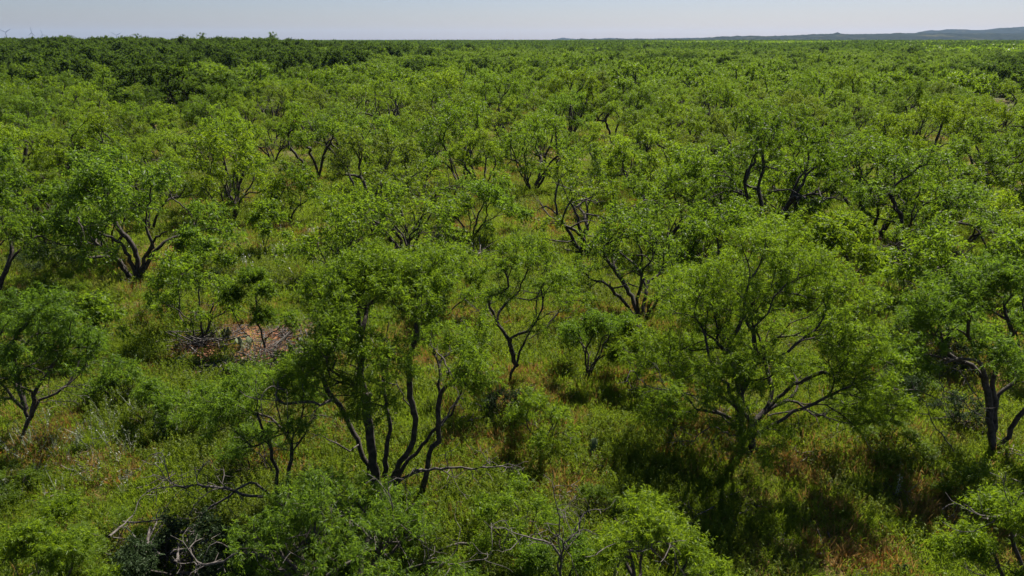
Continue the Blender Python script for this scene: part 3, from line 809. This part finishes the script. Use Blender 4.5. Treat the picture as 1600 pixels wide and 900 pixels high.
for k, (px, d, s, lab) in enumerate(oak_spots):
    x = (px - 800) / F * d * .94; y = d
    i = k % 4; z = float(gz(x, y)); rz = (k * 2.4) % 6.28
    OAKXY.append((x, y, 4 * s))
    col = (1 + .25 * math.sin(k * 3.1),) * 3 + (1,)
    if i not in first:
        first.add(i); o = OAK[i]; o.location = (x, y, z); o.rotation_euler = (0, 0, rz); o.scale = (s, s, s); o['label'] = lab
    else: dup(OAK[i], (x, y, z), rz, (s * 1.1, s * 1.1, s), lab, col)

# ------------------------------------------------------------------ scatter: one object of kind stuff per plant sort
def source(name, me):
    return bpy.data.objects.new(name, me)
def scatter(name, pts, var, rot, sc, srcs, label=None):
    me = bpy.data.meshes.new(name)
    me.vertices.add(len(pts)); me.vertices.foreach_set('co', np.asarray(pts, np.float32).ravel())
    a = me.attributes.new('pick', 'INT', 'POINT'); a.data.foreach_set('value', np.asarray(var, np.int32))
    a = me.attributes.new('turn', 'FLOAT_VECTOR', 'POINT'); a.data.foreach_set('vector', np.asarray(rot, np.float32).ravel())
    a = me.attributes.new('size', 'FLOAT_VECTOR', 'POINT'); a.data.foreach_set('vector', np.asarray(sc, np.float32).ravel())
    o = link(name, me, kind='stuff')
    ng = bpy.data.node_groups.new(name, 'GeometryNodeTree')
    ng.interface.new_socket('Geometry', in_out='INPUT', socket_type='NodeSocketGeometry')
    ng.interface.new_socket('Geometry', in_out='OUTPUT', socket_type='NodeSocketGeometry')
    gi = ng.nodes.new('NodeGroupInput'); go = ng.nodes.new('NodeGroupOutput')
    def na(nm, t):
        n = ng.nodes.new('GeometryNodeInputNamedAttribute'); n.data_type = t; n.inputs[0].default_value = nm
        return next(s for s in n.outputs if s.enabled and s.name == 'Attribute')
    ap, at_, asz = na('pick', 'INT'), na('turn', 'FLOAT_VECTOR'), na('size', 'FLOAT_VECTOR')
    jn = ng.nodes.new('GeometryNodeJoinGeometry')
    for k, s in enumerate(srcs):
        ob = ng.nodes.new('GeometryNodeObjectInfo'); ob.inputs['Object'].default_value = s; ob.inputs['As Instance'].default_value = True
        cp = ng.nodes.new('FunctionNodeCompare'); cp.data_type = 'INT'; cp.operation = 'EQUAL'
        ii = [q for q in cp.inputs if q.enabled]
        ng.links.new(ap, ii[0]); ii[1].default_value = k
        ip = ng.nodes.new('GeometryNodeInstanceOnPoints')
        ng.links.new(gi.outputs[0], ip.inputs['Points']); ng.links.new(cp.outputs[0], ip.inputs['Selection'])
        ng.links.new(ob.outputs['Geometry'], ip.inputs['Instance']); ng.links.new(at_, ip.inputs['Rotation']); ng.links.new(asz, ip.inputs['Scale'])
        ng.links.new(ip.outputs[0], jn.inputs[0])
    ng.links.new(jn.outputs[0], go.inputs[0])
    md = o.modifiers.new('scatter', 'NODES'); md.node_group = ng
    return o

def blades(seed, n, hgt, rad, wid, mat, lean=.35):
    rng = np.random.default_rng(seed)
    a = rng.uniform(0, 6.28, n); r = rad * np.sqrt(rng.random(n))
    o = np.stack([r * np.cos(a), r * np.sin(a), np.full(n, -.03)], -1)
    d = unit(np.stack([rng.normal(0, lean, n) + .4 * np.cos(a) * r / rad, rng.normal(0, lean, n) + .4 * np.sin(a) * r / rad, np.ones(n)], -1))
    v, lv, ls, var = leaf_mesh(o, d, hgt * rng.uniform(.45, 1.2, n), wid * rng.uniform(.7, 1.3, n), rng.uniform(0, .45, n), rng)
    return source('tuft', new_mesh('tuft', v, (lv, ls), {'leaf_variation': var}, mat))

def weed(seed, stems, hgt, rad, leaves, ll, lw, mat):
    rng = np.random.default_rng(seed)
    n = stems; a = rng.uniform(0, 6.28, n); r = rad * np.sqrt(rng.random(n))
    b = np.stack([r * np.cos(a), r * np.sin(a), np.zeros(n)], -1)
    d = unit(np.stack([rng.normal(0, .22, n) + .3 * np.cos(a), rng.normal(0, .22, n) + .3 * np.sin(a), np.ones(n)], -1))
    L = hgt * rng.uniform(.55, 1.15, n)
    t = rng.uniform(.15, 1, (n, leaves))
    o = (b[:, None] + d[:, None] * (L[:, None] * t)[..., None]).reshape(-1, 3)
    m = len(o)
    ld = unit(rng.normal(0, 1, (m, 3)) * np.array([1, 1, .5]) + np.array([0, 0, .25]))
    v, lv, ls, var = leaf_mesh(o, ld, ll * rng.uniform(.6, 1.3, m), lw * rng.uniform(.7, 1.3, m), rng.uniform(0, .7, m), rng)
    v2, lv2, ls2, var2 = leaf_mesh(b, d, L, np.full(n, .012), np.zeros(n), rng)
    return source('weed', new_mesh('weed', np.concatenate([v, v2]), (np.concatenate([lv, lv2 + len(v)]), np.concatenate([ls, ls2 + len(lv)])), {'leaf_variation': np.concatenate([var, var2])}, mat))

def sector(rng, n, r0, r1, half=46):
    a = np.radians(rng.uniform(-half, half, n)); r = np.sqrt(rng.uniform(r0 * r0, r1 * r1, n))
    return r * np.sin(a), r * np.cos(a)

def plants(name, seed, zones, srcs, keep, smin, smax):
    rng = np.random.default_rng(seed)
    X = []; Y = []; S = []
    for n, r0, r1, k in zones:
        x, y = sector(rng, n, r0, r1); ok = rng.random(n) < keep(x, y)
        x, y = x[ok], y[ok]
        X.append(x); Y.append(y); S.append(k * rng.uniform(smin, smax, len(x)))
    X = np.concatenate(X); Y = np.concatenate(Y); S = np.concatenate(S)
    n = len(X)
    rot = np.stack([rng.normal(0, .12, n), rng.normal(0, .12, n), rng.uniform(0, 6.28, n)], -1)
    sc = np.stack([S, S, S * rng.uniform(.75, 1.25, n)], -1)
    return scatter(name, np.stack([X, Y, gz(X, Y)], -1), rng.integers(0, len(srcs), n), rot, sc, srcs)

Z = [(31000, 7.5, 30, 1), (28000, 30, 62, 1.35), (20000, 62, 125, 2.0)]
lush = lambda x, y: fbm(x, y, 3.2, 91, 3)
plants('grass', 1, Z, [blades(i, 60, .24, .27, .013, M_GRASS, .6) for i in (1, 2, 3)], lambda x, y: (1 - .92 * soil_f(x, y)) * (1 - .72 * dry_f(x, y)), .6, 1.35)
plants('dry_grass', 2, [(15000, 7.5, 30, 1), (15000, 30, 62, 1.3), (9000, 62, 125, 2)], [blades(i, 44, .36, .22, .014, M_DRY) for i in (4, 5)], lambda x, y: (.06 + .94 * dry_f(x, y)) * (1 - .8 * soil_f(x, y)), .6, 1.25)
plants('rusty_grass', 3, [(7000, 7.5, 30, 1), (8000, 30, 62, 1.3), (6000, 62, 125, 2)], [blades(i, 44, .28, .22, .016, M_RUST, .5) for i in (6, 7)], lambda x, y: (.9 * dry_f(x, y)) ** 1.4 * (1 - .6 * soil_f(x, y)), .6, 1.2)
plants('leafy_weeds', 4, [(13000, 7.5, 30, 1), (11000, 30, 62, 1.3), (8000, 62, 125, 1.9)], [weed(i, 9, .34, .24, 17, .05, .015, M_FORB) for i in (1, 2, 3)],
       lambda x, y: (.25 + .75 * sstep(.38, .58, lush(x, y))) * (1 - .95 * soil_f(x, y)) * (1 - .6 * dry_f(x, y)), .6, 1.5)
SIL = _spots([(130, 690, 90, 70, .9), (250, 680, 60, 60, .8), (100, 770, 60, 40, .7), (200, 640, 60, 30, .4), (440, 400, 60, 25, .25), (380, 545, 60, 40, .5), (500, 530, 50, 30, .7), (560, 700, 60, 40, .15), (1400, 760, 90, 60, .10)])
plants('silver_weeds', 5, [(3000, 7.5, 32, 1)], [weed(i, 4, .75, .12, 14, .06, .014, M_SILVER) for i in (11, 12)], lambda x, y: _field(x, y, SIL), .7, 1.3)
plants('white_wildflowers', 6, [(9000, 9, 45, 1)], [weed(i, 3, .55, .10, 2, .05, .045, M_FLOWER) for i in (21, 22)], lambda x, y: _field(x, y, _spots([(300, 640, 90, 40, .25), (440, 400, 90, 40, .25), (120, 395, 80, 20, .15), (1410, 640, 60, 30, .12)])), .7, 1.3)

plants('dead_stems', 9, [(5200, 9, 34, 1)], [blades(i, 26, .30, .24, .015, M_HAY, .9) for i in (31, 32)], lambda x, y: _field(x, y, _spots([(330, 560, 60, 22, .8), (505, 545, 75, 22, .9), (400, 545, 80, 30, .5), (440, 590, 70, 18, .6), (250, 600, 60, 20, .3), (1100, 350, 90, 25, .3)])), .6, 1.3)

# far woodland: too many crowns to count
FARM = []
for i in range(5):
    h = 4.8 + .4 * (i % 3)
    bark, bl, fol, sd = grow_tree(1500 + i, h, 3.0, 2.9, 1.2, h, 3, .15, 12, 110, 6, 6, .42, .30, .085, gap=.22, simple=True, seg=.6, sides=4, nbare=0, rtip=.02)
    v, lv, ls, var = fol
    tv, tf = tubes([p for p in bark if p[1].max() > .028], 4)
    me = new_mesh('far_tree', np.concatenate([v, tv]), (np.concatenate([lv, tf.ravel() + len(v)]), np.concatenate([ls, len(lv) + np.arange(0, tf.size, 4)])), {'leaf_variation': np.concatenate([var, np.zeros(len(tv))])}, M_LEAF)
    me.materials.append(M_BARK)
    mi = np.zeros(len(me.polygons), np.int32); mi[len(ls):] = 1
    me.polygons.foreach_set('material_index', mi)
    FARM.append(source('far_tree', me))
FARO = []
for i in range(3):
    bark, bl, fol, sd = grow_tree(1600 + i, 7.0, 3.9, 3.8, .6, 7.0, 3, .2, 16, 150, 6, 4, .7, .5, .22, simple=True, seg=.8, sides=4, nbare=0, rtip=.02, gap=.03)
    v, lv, ls, var = fol
    FARO.append(source('far_oak', new_mesh('far_oak', v, (lv, ls), {'leaf_variation': var}, M_OAK)))
def patch(seed, size, n, ll, lw, mat=M_LEAF):
    """a patch of closed canopy: n bumpy crowns in one mesh of leaf clumps"""
    rng = np.random.default_rng(seed); V = []; 
    cx = rng.uniform(-size / 2, size / 2, (n, 2)); O = []; D = []
    for c in cx:
        k = 80; u = unit(rng.normal(0, 1, (k, 3))); u[:, 2] = np.abs(u[:, 2])
        r = rng.uniform(2.0, 3.2); hh = rng.uniform(1.8, 2.8)
        O.append(np.stack([c[0] + u[:, 0] * r, c[1] + u[:, 1] * r, rng.uniform(.8, 2.6) + u[:, 2] * hh], -1) + rng.normal(0, .3, (k, 3))); D.append(u + rng.normal(0, .6, (k, 3)))
    O = np.concatenate(O); D = np.concatenate(D); m = len(O)
    v, lv, ls, var = leaf_mesh(O, D, ll * rng.uniform(.6, 1.3, m), lw * rng.uniform(.6, 1.3, m), rng.uniform(0, .8, m), rng, True)
    return source('canopy_patch', new_mesh('canopy_patch', v, (lv, ls), {'leaf_variation': var}, mat))
rf = np.random.default_rng(77)
def jitter_grid(rng, r0, r1, sp, half=41):
    m = int(r1 * 2.2 / sp); g = (np.arange(m) - m / 2) * sp
    X, Y = np.meshgrid(g, np.arange(0, r1, sp)); X = X.ravel() + rng.uniform(-.45, .45, X.size) * sp; Y = Y.ravel() + rng.uniform(-.45, .45, Y.size) * sp
    r = np.hypot(X, Y); a = np.degrees(np.arctan2(X, Y))
    ok = (r > r0) & (r < r1) & (np.abs(a) < half); return X[ok], Y[ok]
x1, y1 = jitter_grid(rf, RF + 1.0, 430, 5.2)
ok = np.ones(len(x1), bool)
for ox, oy, rr in OAKXY: ok &= np.hypot(x1 - ox, y1 - oy) > rr * .75
for g in GAPS: ok &= np.hypot(x1 - g[0], y1 - g[1]) > g[2]
x1, y1 = x1[ok], y1[ok]
px1 = 800 + F * x1 / y1; d1 = np.hypot(x1, y1)
oakish = (d1 > 165) & (rf.random(len(x1)) < (1 - sstep(330, 820, px1)) * sstep(175, 245, d1) * (.15 + .70 * sstep(.44, .6, fbm(x1, y1, 40, 61, 3))))
oakish |= (rf.random(len(x1)) < .75 * sstep(.55, .68, fbm(x1, y1, 45, 62, 3)) * sstep(130, 190, d1))
xo, yo = x1[oakish], y1[oakish]; x1, y1 = x1[~oakish], y1[~oakish]
keep = (fbm(x1, y1, 38, 81, 3) < .63) | (rf.random(len(x1)) < .25)
x1, y1 = x1[keep], y1[keep]
n1 = len(x1); s1 = rf.uniform(.6, 1.12, n1) * (.72 + .55 * fbm(x1, y1, 22, 8, 2))
scatter('mesquite_woodland', np.stack([x1, y1, gz(x1, y1)], -1), rf.integers(0, 5, n1), np.stack([np.zeros(n1), np.zeros(n1), rf.uniform(0, 6.28, n1)], -1),
        np.stack([s1, s1, s1 * rf.uniform(.8, 1.1, n1)], -1), FARM)
no = len(xo); so = rf.uniform(.62, 1.12, no) * (.75 + .25 * (1 - sstep(400, 900, 800 + F * xo / yo)))
scatter('oak_woodland', np.stack([xo, yo, gz(xo, yo)], -1), rf.integers(0, 3, no), np.stack([np.zeros(no), np.zeros(no), rf.uniform(0, 6.28, no)], -1), np.stack([so, so, so], -1), FARO)
x2, y2 = jitter_grid(rf, 430, 2300, 19); n2 = len(x2)
PAT = [patch(50 + i, 30, 24, 1.3, .75) for i in range(3)] + [patch(60 + i, 30, 20, 1.5, .9, M_OAK) for i in range(2)]
dk = fbm(x2, y2, 130, 14, 3) + (np.degrees(np.arctan2(x2, y2)) < 4) * .10 + sstep(500, 1000, np.hypot(x2, y2)) * .16
scatter('distant_woodland', np.stack([x2, y2, gz(x2, y2) - .4], -1), np.where(dk > .53, 3, 0) + np.where(dk > .53, rf.integers(0, 2, n2), rf.integers(0, 3, n2)), np.stack([np.zeros(n2), np.zeros(n2), rf.uniform(0, 6.28, n2)], -1),
        np.stack([np.ones(n2), np.ones(n2), rf.uniform(.8, 1.25, n2)], -1), PAT)

# ------------------------------------------------------------------ shrubs, cacti, brush
def scrub(px, py, wpx, hm, label, mat, seed, cl=90, name='shrub', color=(1, 1, 1, 1), ll=.07, lw=.02, tw=8, nb=14):
    x, y = at_ground(px, py); z = float(gz(x, y)); w = wpx / F * math.hypot(math.hypot(x, y), H) / 2
    res = grow_tree(seed, hm, w, w * .9, .12, hm, 6, .03, 10, cl, tw, 8, .30, ll, lw, nbare=nb, seg=.14, sides=4, lean=1.2, gap=.3, rtip=.006, vase=0)
    r = thing(name, label, 'shrub', (x, y, z), 0, 'shrubs among the grass')
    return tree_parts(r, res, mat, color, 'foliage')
scrub(292, 905, 150, 1.35, 'dark grey-green thorn shrub full of black twigs at the bottom edge', M_SCRUB, 2001, 120, nb=30)
scrub(790, 655, 70, .6, 'dark olive thorn shrub at the base of the slim leaning mesquite', M_SCRUB, 2002, 30)
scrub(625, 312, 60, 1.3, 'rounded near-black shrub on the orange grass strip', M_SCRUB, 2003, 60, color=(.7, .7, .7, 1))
scrub(905, 292, 90, 1.9, 'grey leafless-looking thicket behind the half-bare twiggy tree', M_SCRUB, 2004, 50, nb=40)
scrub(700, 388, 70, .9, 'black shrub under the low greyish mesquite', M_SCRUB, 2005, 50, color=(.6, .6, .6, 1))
scrub(75, 420, 80, .8, 'dark low shrub left of the big spreading trunk', M_SCRUB, 2008, 60)
scrub(330, 450, 60, .6, 'dusky low shrub beside the foot of the big spreading trunk', M_SCRUB, 2009, 40)
scrub(190, 625, 90, 1.0, 'pale mounded shrub beside the Y-forked edge tree', M_LEAF, 2010, 80, color=LEAFC['b'], nb=4)
scrub(1500, 660, 60, .8, 'bare-twigged shrub before the dark-trunked edge tree', M_SCRUB, 2013, 20, nb=30)
scrub(1395, 620, 60, .9, 'dark stemmy shrub in the shade of the long low limb', M_SCRUB, 2014, 50)
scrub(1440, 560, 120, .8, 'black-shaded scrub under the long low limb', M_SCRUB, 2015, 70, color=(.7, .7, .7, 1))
scrub(560, 860, 80, 1.1, 'leafy shrub tangled in the sprawling foreground tree', M_LEAF, 2019, 90, color=LEAFC['b'], nb=8)

M_PAD = bark_material('cactus_pad', (.055, .085, .030), (.095, .125, .055), 6, .2)
M_PADP = bark_material('pale_cactus_pad', (.13, .16, .075), (.19, .215, .115), 6, .2)
def pad_mesh(mat):
    V = []; Fc = []; n = 14; rows = 7
    for i in range(rows + 1):
        t = i / rows; r = .5 * math.sin(math.pi * min(.999, max(.001, t ** .85))) ** .62
        for j in range(n):
            a = 2 * math.pi * j / n
            V.append((r * math.cos(a) * .8, r * math.sin(a) * .16, t))
    for i in range(rows):
        for j in range(n): Fc.append((i * n + j, i * n + (j + 1) % n, (i + 1) * n + (j + 1) % n, (i + 1) * n + j))
    return new_mesh('pad', V, Fc, None, mat, True)
PADS = {0: pad_mesh(M_PAD), 1: pad_mesh(M_PADP)}
def cactus(px, py, n, size, label, seed, pale=0):
    rng = np.random.default_rng(seed); x, y = at_ground(px, py)
    r = thing('prickly_pear', label, 'cactus', (x, y, float(gz(x, y))), 0, 'prickly pear cacti')
    tops = []
    for i in range(n):
        if i < max(2, int(n * .6)):
            p = Vector((rng.uniform(-.5, .5) * size * 1.6, rng.uniform(-.3, .3) * size * 1.6, -.02)); e = rng.uniform(.1, .55)
        else:
            p = tops[int(rng.integers(0, len(tops)))] + Vector((0, 0, -.02)); e = rng.uniform(.05, .7)
        s = size * rng.uniform(.75, 1.15); az = rng.uniform(0, 6.28)
        o = link('pad', PADS[pale], r, p); o.rotation_euler = (e * rng.choice([-1, 1]), rng.uniform(-.35, .35), az); o.scale = (s, s, s)
        tops.append(p + o.rotation_euler.to_matrix() @ Vector((0, 0, s * .93)))
cactus(350, 530, 11, .27, 'pale many-padded prickly pear between the two small red-soil mesquites', 1, 1)
cactus(384, 545, 8, .27, 'pale prickly pear leaning below the small mesquite on red soil', 2, 1)
cactus(290, 572, 4, .28, 'lone pale prickly pear left of the brush heap', 3, 1)
cactus(372, 506, 4, .25, 'small pale prickly pear highest on the red soil', 4, 1)
cactus(918, 718, 3, .30, 'single dark prickly pear in open grass beside the dome tree shade', 5)
cactus(1408, 892, 8, .16, 'dark clump of prickly pear beside the rusty grass at the bottom edge', 6)
cactus(1440, 880, 5, .15, 'small dark prickly pear just behind the bottom edge clump', 7)
cactus(985, 800, 4, .28, 'prickly pear half lost in the grass behind the bright feathery crown', 8)
cactus(500, 545, 9, .25, 'grey-green prickly pear bed at the far end of the red soil', 9)
cactus(470, 535, 7, .22, 'low prickly pear at the rim of the bare red soil', 10)

def brush(px, py, wpx, label, seed, n=34, hgt=.4, name='brush_pile'):
    """heap of dead sticks: each stick a tube"""
    rng = np.random.default_rng(seed); x, y = at_ground(px, py); w = wpx / F * math.hypot(math.hypot(x, y), H) / 2
    r = thing(name, label, 'dead wood', (x, y, float(gz(x, y))), 0)
    for i in range(n):
        c = np.array([rng.normal(0, w * .5), rng.normal(0, w * .4), rng.uniform(.03, hgt)]); a = rng.uniform(0, 6.28); L = rng.uniform(.3, 1.0) * w
        d = unit(np.array([math.cos(a), math.sin(a), rng.normal(0, .25)]))
        t = np.linspace(-1, 1, 6); P = c + d * (t * L)[:, None] + rng.normal(0, .03, (6, 3)); P[:, 2] = np.maximum(P[:, 2], .02)
        v, f = tubes([(P, np.linspace(1, .35, 6) * rng.uniform(.012, .04))], 5)
        link('stick', new_mesh('stick', v, (f.ravel(), np.arange(0, f.size, 4)), None, M_DEAD, True), r)
brush(322, 542, 85, 'dark heap of old sticks round the small mesquite on red soil', 31)
brush(352, 578, 60, 'low pile of grey dead stems below the brush heap', 32, 26, .25)
brush(425, 560, 90, 'strewn dark sticks in the middle of the bare red soil', 37, 34, .25)
brush(452, 532, 60, 'small heap of sticks at the back of the bare red soil', 38, 22, .3)
brush(510, 555, 130, 'scatter of pale dead stems at the edge of the red soil', 33, 40, .2)
brush(720, 402, 120, 'flattened dead branches under the low greyish mesquite', 34, 36, .35)
brush(1120, 345, 120, 'fallen bare branches under the leaning dark-trunked mesquite', 35, 30, .8)
brush(270, 880, 110, 'tangle of bleached twigs inside the dark bottom thorn shrub', 36, 26, .9)

def fallen(pts, label, seed, r=.05):
    rng = np.random.default_rng(seed); Q = []
    x0, y0 = at_ground(*pts[0][:2])
    for px, py, z in pts:
        d = ray(px, py); t = (H - z) / -d[2]; Q.append(np.array([d[0] * t - x0, d[1] * t - y0, z]))
    b = Skel(); b.line(Q[1:], b.add(Q[0], -1), rng, .15, .12); m = len(b.p)
    for _ in range(6):
        k = rng.integers(m // 3, m); b.attach(b.p[k] + unit(b.d[k] + rng.normal(0, .6, 3)) * rng.uniform(.2, .6), rng, .1, .12, .1)
    v, f = tubes(b.polylines(.007, r), 6)
    o = link('fallen_branch', new_mesh('fallen_branch', v, (f.ravel(), np.arange(0, f.size, 4)), None, M_DEAD, True), None, (x0, y0, float(gz(x0, y0))))
    return tag(o, label, 'branch')
fallen([(1432, 424, .3), (1400, 412, .8), (1375, 402, 1.0), (1358, 392, 1.1)], 'long pale bare limb sloping over shade below the massive forked tree', 41, .045)
fallen([(752, 842, .15), (720, 848, .3), (695, 856, .2)], 'short dark dead branch lying in the grass by the sprawling foreground tree', 42, .03)
fallen([(340, 832, .2), (365, 830, .3), (385, 834, .25)], 'short pinkish dead stick above the dark bottom thorn shrub', 43, .03)

# young mesquites and low feathery bushes of the foreground
YP = []
for i in range(5):
    hh = 1.3 + .15 * i
    res = grow_tree(3000 + i, hh, 1.0 + .12 * (i % 3), .95, .25, hh, 5, .028, 9, 75, 7, 9, .34, .10, .0155, nbare=4, seg=.16, sides=4, lean=1.3, gap=.2, rtip=.005, vase=0)
    hld = thing('young_mesquite', 'x', 'bush', (0, 0, 0), 0, 'young mesquite bushes in the grass')
    tree_parts(hld, res, M_LEAF, (1, 1, 1, 1), 'foliage'); YP.append(hld)
YOUNG = [
 (235, 668, 1.0, 'b', 'pale feathery bush in weedy grass well left of the sparse foreground tree'),  (365, 655, 1.0, 'l', 'soft bush right below the bare red soil'),
 (400, 735, .8, 'b', 'low bush against the long grey limbs of the sparse foreground tree'), 
 
 (800, 850, .9, 'g', 'bush left of the half-dead sapling'),  (70, 560, 1.2, 'b', 'wide pale bush behind the Y-forked edge tree'),
   (930, 800, .7, 'y', 'small bush in rusty grass above the bright feathery crown'),
  (1400, 705, 1.0, 'y', 'bush under the right rim of the dome crown'), 
 
 
 (1050, 640, .8, 'y', 'bright bush above the dead left limb of the dome tree'),  (95, 470, 1.0, 'g', 'green bush left in the shadow of the big spreading tree'),
 (255, 500, .9, 'l', 'light bush under the big spreading tree, above the brush heap'), (545, 400, .9, 'g', 'bush under the slanting single-trunk tree'), 
 (1420, 610, .9, 'g', 'bush under the long low limb beside dead twigs'), (1530, 780, .9, 'y', 'yellowish bush above the bright corner mesquite'), (20, 770, .8, 'y', 'yellow-green bush at the edge above the corner shrub'), (170, 860, .9, 'l', 'lime bush right of the bottom corner shrub'),
 (450, 860, .9, 'b', 'pale bush among the crooked limbs at bottom')]
for k, (px, py, s, t, lab) in enumerate(YOUNG):
    x, y = at_ground(px, py); z = float(gz(x, y)); j = 1 + .1 * math.sin(k * 2.7)
    c = tuple(v * j for v in LEAFC[t][:3]) + (1,)
    if k < 5:
        o = YP[k]; o.location = (x, y, z); o.rotation_euler = (0, 0, k * 1.3); o.scale = (s, s, s); o['label'] = lab
        for ch in o.children: ch.color = c
    else: dup(YP[k % 5], (x, y, z), k * 1.3, (s * .85, s * .85, s * (.5 + .3 * ((k * 13) % 7) / 7)), lab, c)

# loose stones and litter on the red soil
def stone(seed, mat):
    rng = np.random.default_rng(seed); import bmesh
    bm = bmesh.new(); bmesh.ops.create_icosphere(bm, subdivisions=1, radius=.5)
    for v in bm.verts: v.co = Vector((v.co.x * (1 + rng.normal(0, .18)), v.co.y * (1 + rng.normal(0, .18)), v.co.z * .6 * (1 + rng.normal(0, .15))))
    me = bpy.data.meshes.new('stone'); bm.to_mesh(me); bm.free(); me.materials.append(mat); return source('stone', me)
M_STONE = bark_material('sandstone', (.14, .085, .055), (.33, .23, .16), 5, .3)
rs = np.random.default_rng(5)
xs, ys = sector(rs, 34000, 10, 32); ok = rs.random(len(xs)) < .8 * _field(xs, ys, SOIL_W) ** 1.5; xs, ys = xs[ok], ys[ok]; n = len(xs)
scatter('loose_stones', np.stack([xs, ys, gz(xs, ys)], -1), rs.integers(0, 3, n), rs.uniform(-.3, 6, (n, 3)) * np.array([.1, .1, 1]), np.repeat((.03 + .15 * rs.random(n) ** 4)[:, None], 3, 1), [stone(i, M_STONE) for i in range(3)])
def twiglet(seed):
    rng = np.random.default_rng(seed); L = []
    for i in range(5):
        a = rng.uniform(0, 6.28); c = np.append(rng.normal(0, .12, 2), .02 + .05 * rng.random()); d = np.array([math.cos(a), math.sin(a), rng.normal(0, .15)])
        L.append((c + d * np.linspace(-.22, .22, 4)[:, None] + rng.normal(0, .012, (4, 3)), np.linspace(.011, .004, 4)))
    v, f = tubes(L, 3); return source('twig', new_mesh('twig', v, (f.ravel(), np.arange(0, f.size, 4)), None, M_DEAD))
xs, ys = sector(rs, 9000, 9, 34); ok = rs.random(len(xs)) < .06 + .5 * _field(xs, ys, SOIL_W); xs, ys = xs[ok], ys[ok]; n = len(xs)
scatter('twig_litter', np.stack([xs, ys, gz(xs, ys) + .02], -1), rs.integers(0, 3, n), np.stack([rs.normal(0, .15, n), rs.normal(0, .15, n), rs.uniform(0, 6.28, n)], -1), np.repeat(rs.uniform(.7, 1.8, n)[:, None], 3, 1), [twiglet(i) for i in range(3)])

# ------------------------------------------------------------------ wind turbines on the horizon
M_TUR = plain('backlit_turbine_grey', (.20, .21, .23), .6)  # white turbines seen against the light: their shade is put into this grey
def lathe(prof, n=14):
    V = []; Fc = []
    for r, z in prof:
        for j in range(n): V.append((r * math.cos(2 * math.pi * j / n), r * math.sin(2 * math.pi * j / n), z))
    for i in range(len(prof) - 1):
        for j in range(n): Fc.append((i * n + j, i * n + (j + 1) % n, (i + 1) * n + (j + 1) % n, (i + 1) * n + j))
    Fc.append(tuple(range(n))[::-1]); Fc.append(tuple((len(prof) - 1) * n + j for j in range(n)))
    return V, Fc
def turbine(px, py_hub, D, blade, a0, yaw, label):
    y = D
    # hub height from the sight line
    v = at_plane(px, py_hub, D); x = v[0]; hub = v[2]
    r = thing('wind_turbine', label, 'wind turbine', (x, y, -1), yaw, 'wind turbines on the horizon')
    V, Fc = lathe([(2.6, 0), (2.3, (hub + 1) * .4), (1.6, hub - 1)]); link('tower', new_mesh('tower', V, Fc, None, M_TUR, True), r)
    V, Fc = lathe([(.8, -3.2), (1.9, -2.6), (2.1, 0), (2.0, 5), (1.2, 7)], 10)
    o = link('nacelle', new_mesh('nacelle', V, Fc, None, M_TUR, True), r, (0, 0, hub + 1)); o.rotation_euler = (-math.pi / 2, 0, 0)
    V, Fc = lathe([(.1, -2.2), (1.2, -1.4), (1.6, 0), (1.5, 1.2)], 10)
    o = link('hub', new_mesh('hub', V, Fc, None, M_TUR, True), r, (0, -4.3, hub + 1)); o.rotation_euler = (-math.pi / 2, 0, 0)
    V = []; Fc = []; n = 8; st = [(0, 1.0, 1.0), (.06, 1.2, 1.0), (.18, 2.3, .9), (.5, 1.8, .7), (.85, 1.1, .4), (1, .4, .15)]
    for t, w, th in st:
        for j in range(n):
            a = 2 * math.pi * j / n; V.append((w * math.cos(a), th * math.sin(a), t * blade))
    for i in range(len(st) - 1):
        for j in range(n): Fc.append((i * n + j, i * n + (j + 1) % n, (i + 1) * n + (j + 1) % n, (i + 1) * n + j))
    Fc.append(tuple(range(n))[::-1]); Fc.append(tuple((len(st) - 1) * n + j for j in range(n)))
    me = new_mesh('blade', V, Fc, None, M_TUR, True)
    for k in range(3):
        b = link('blade', me, r, (0, -4.4, hub + 1)); b.rotation_euler = (0, math.radians(a0 + 120 * k), 0)
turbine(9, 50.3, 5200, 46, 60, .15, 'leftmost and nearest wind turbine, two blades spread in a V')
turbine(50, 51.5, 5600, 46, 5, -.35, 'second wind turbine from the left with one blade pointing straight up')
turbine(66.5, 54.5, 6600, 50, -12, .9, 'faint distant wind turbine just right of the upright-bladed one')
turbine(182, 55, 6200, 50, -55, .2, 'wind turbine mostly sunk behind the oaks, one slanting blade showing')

# ------------------------------------------------------------------ air
bm_v = [(-12500, -12500, -15), (12500, -12500, -15), (12500, 12500, -15), (-12500, 12500, -15), (-12500, -12500, 165), (12500, -12500, 165), (12500, 12500, 165), (-12500, 12500, 165)]
mh, nth, outh = mat_base('haze')
pv = nth.nodes.new('ShaderNodeVolumePrincipled'); pv.inputs['Color'].default_value = (.45, .65, 1.0, 1); pv.inputs['Density'].default_value = 3.2e-5; pv.inputs['Anisotropy'].default_value = .2
nth.links.new(pv.outputs[0], outh.inputs['Volume'])
HAZE = True
if HAZE:
    link('haze', new_mesh('haze', bm_v, [(3, 2, 1, 0), (4, 5, 6, 7), (0, 1, 5, 4), (1, 2, 6, 5), (2, 3, 7, 6), (3, 0, 4, 7)], None, mh), kind='stuff')
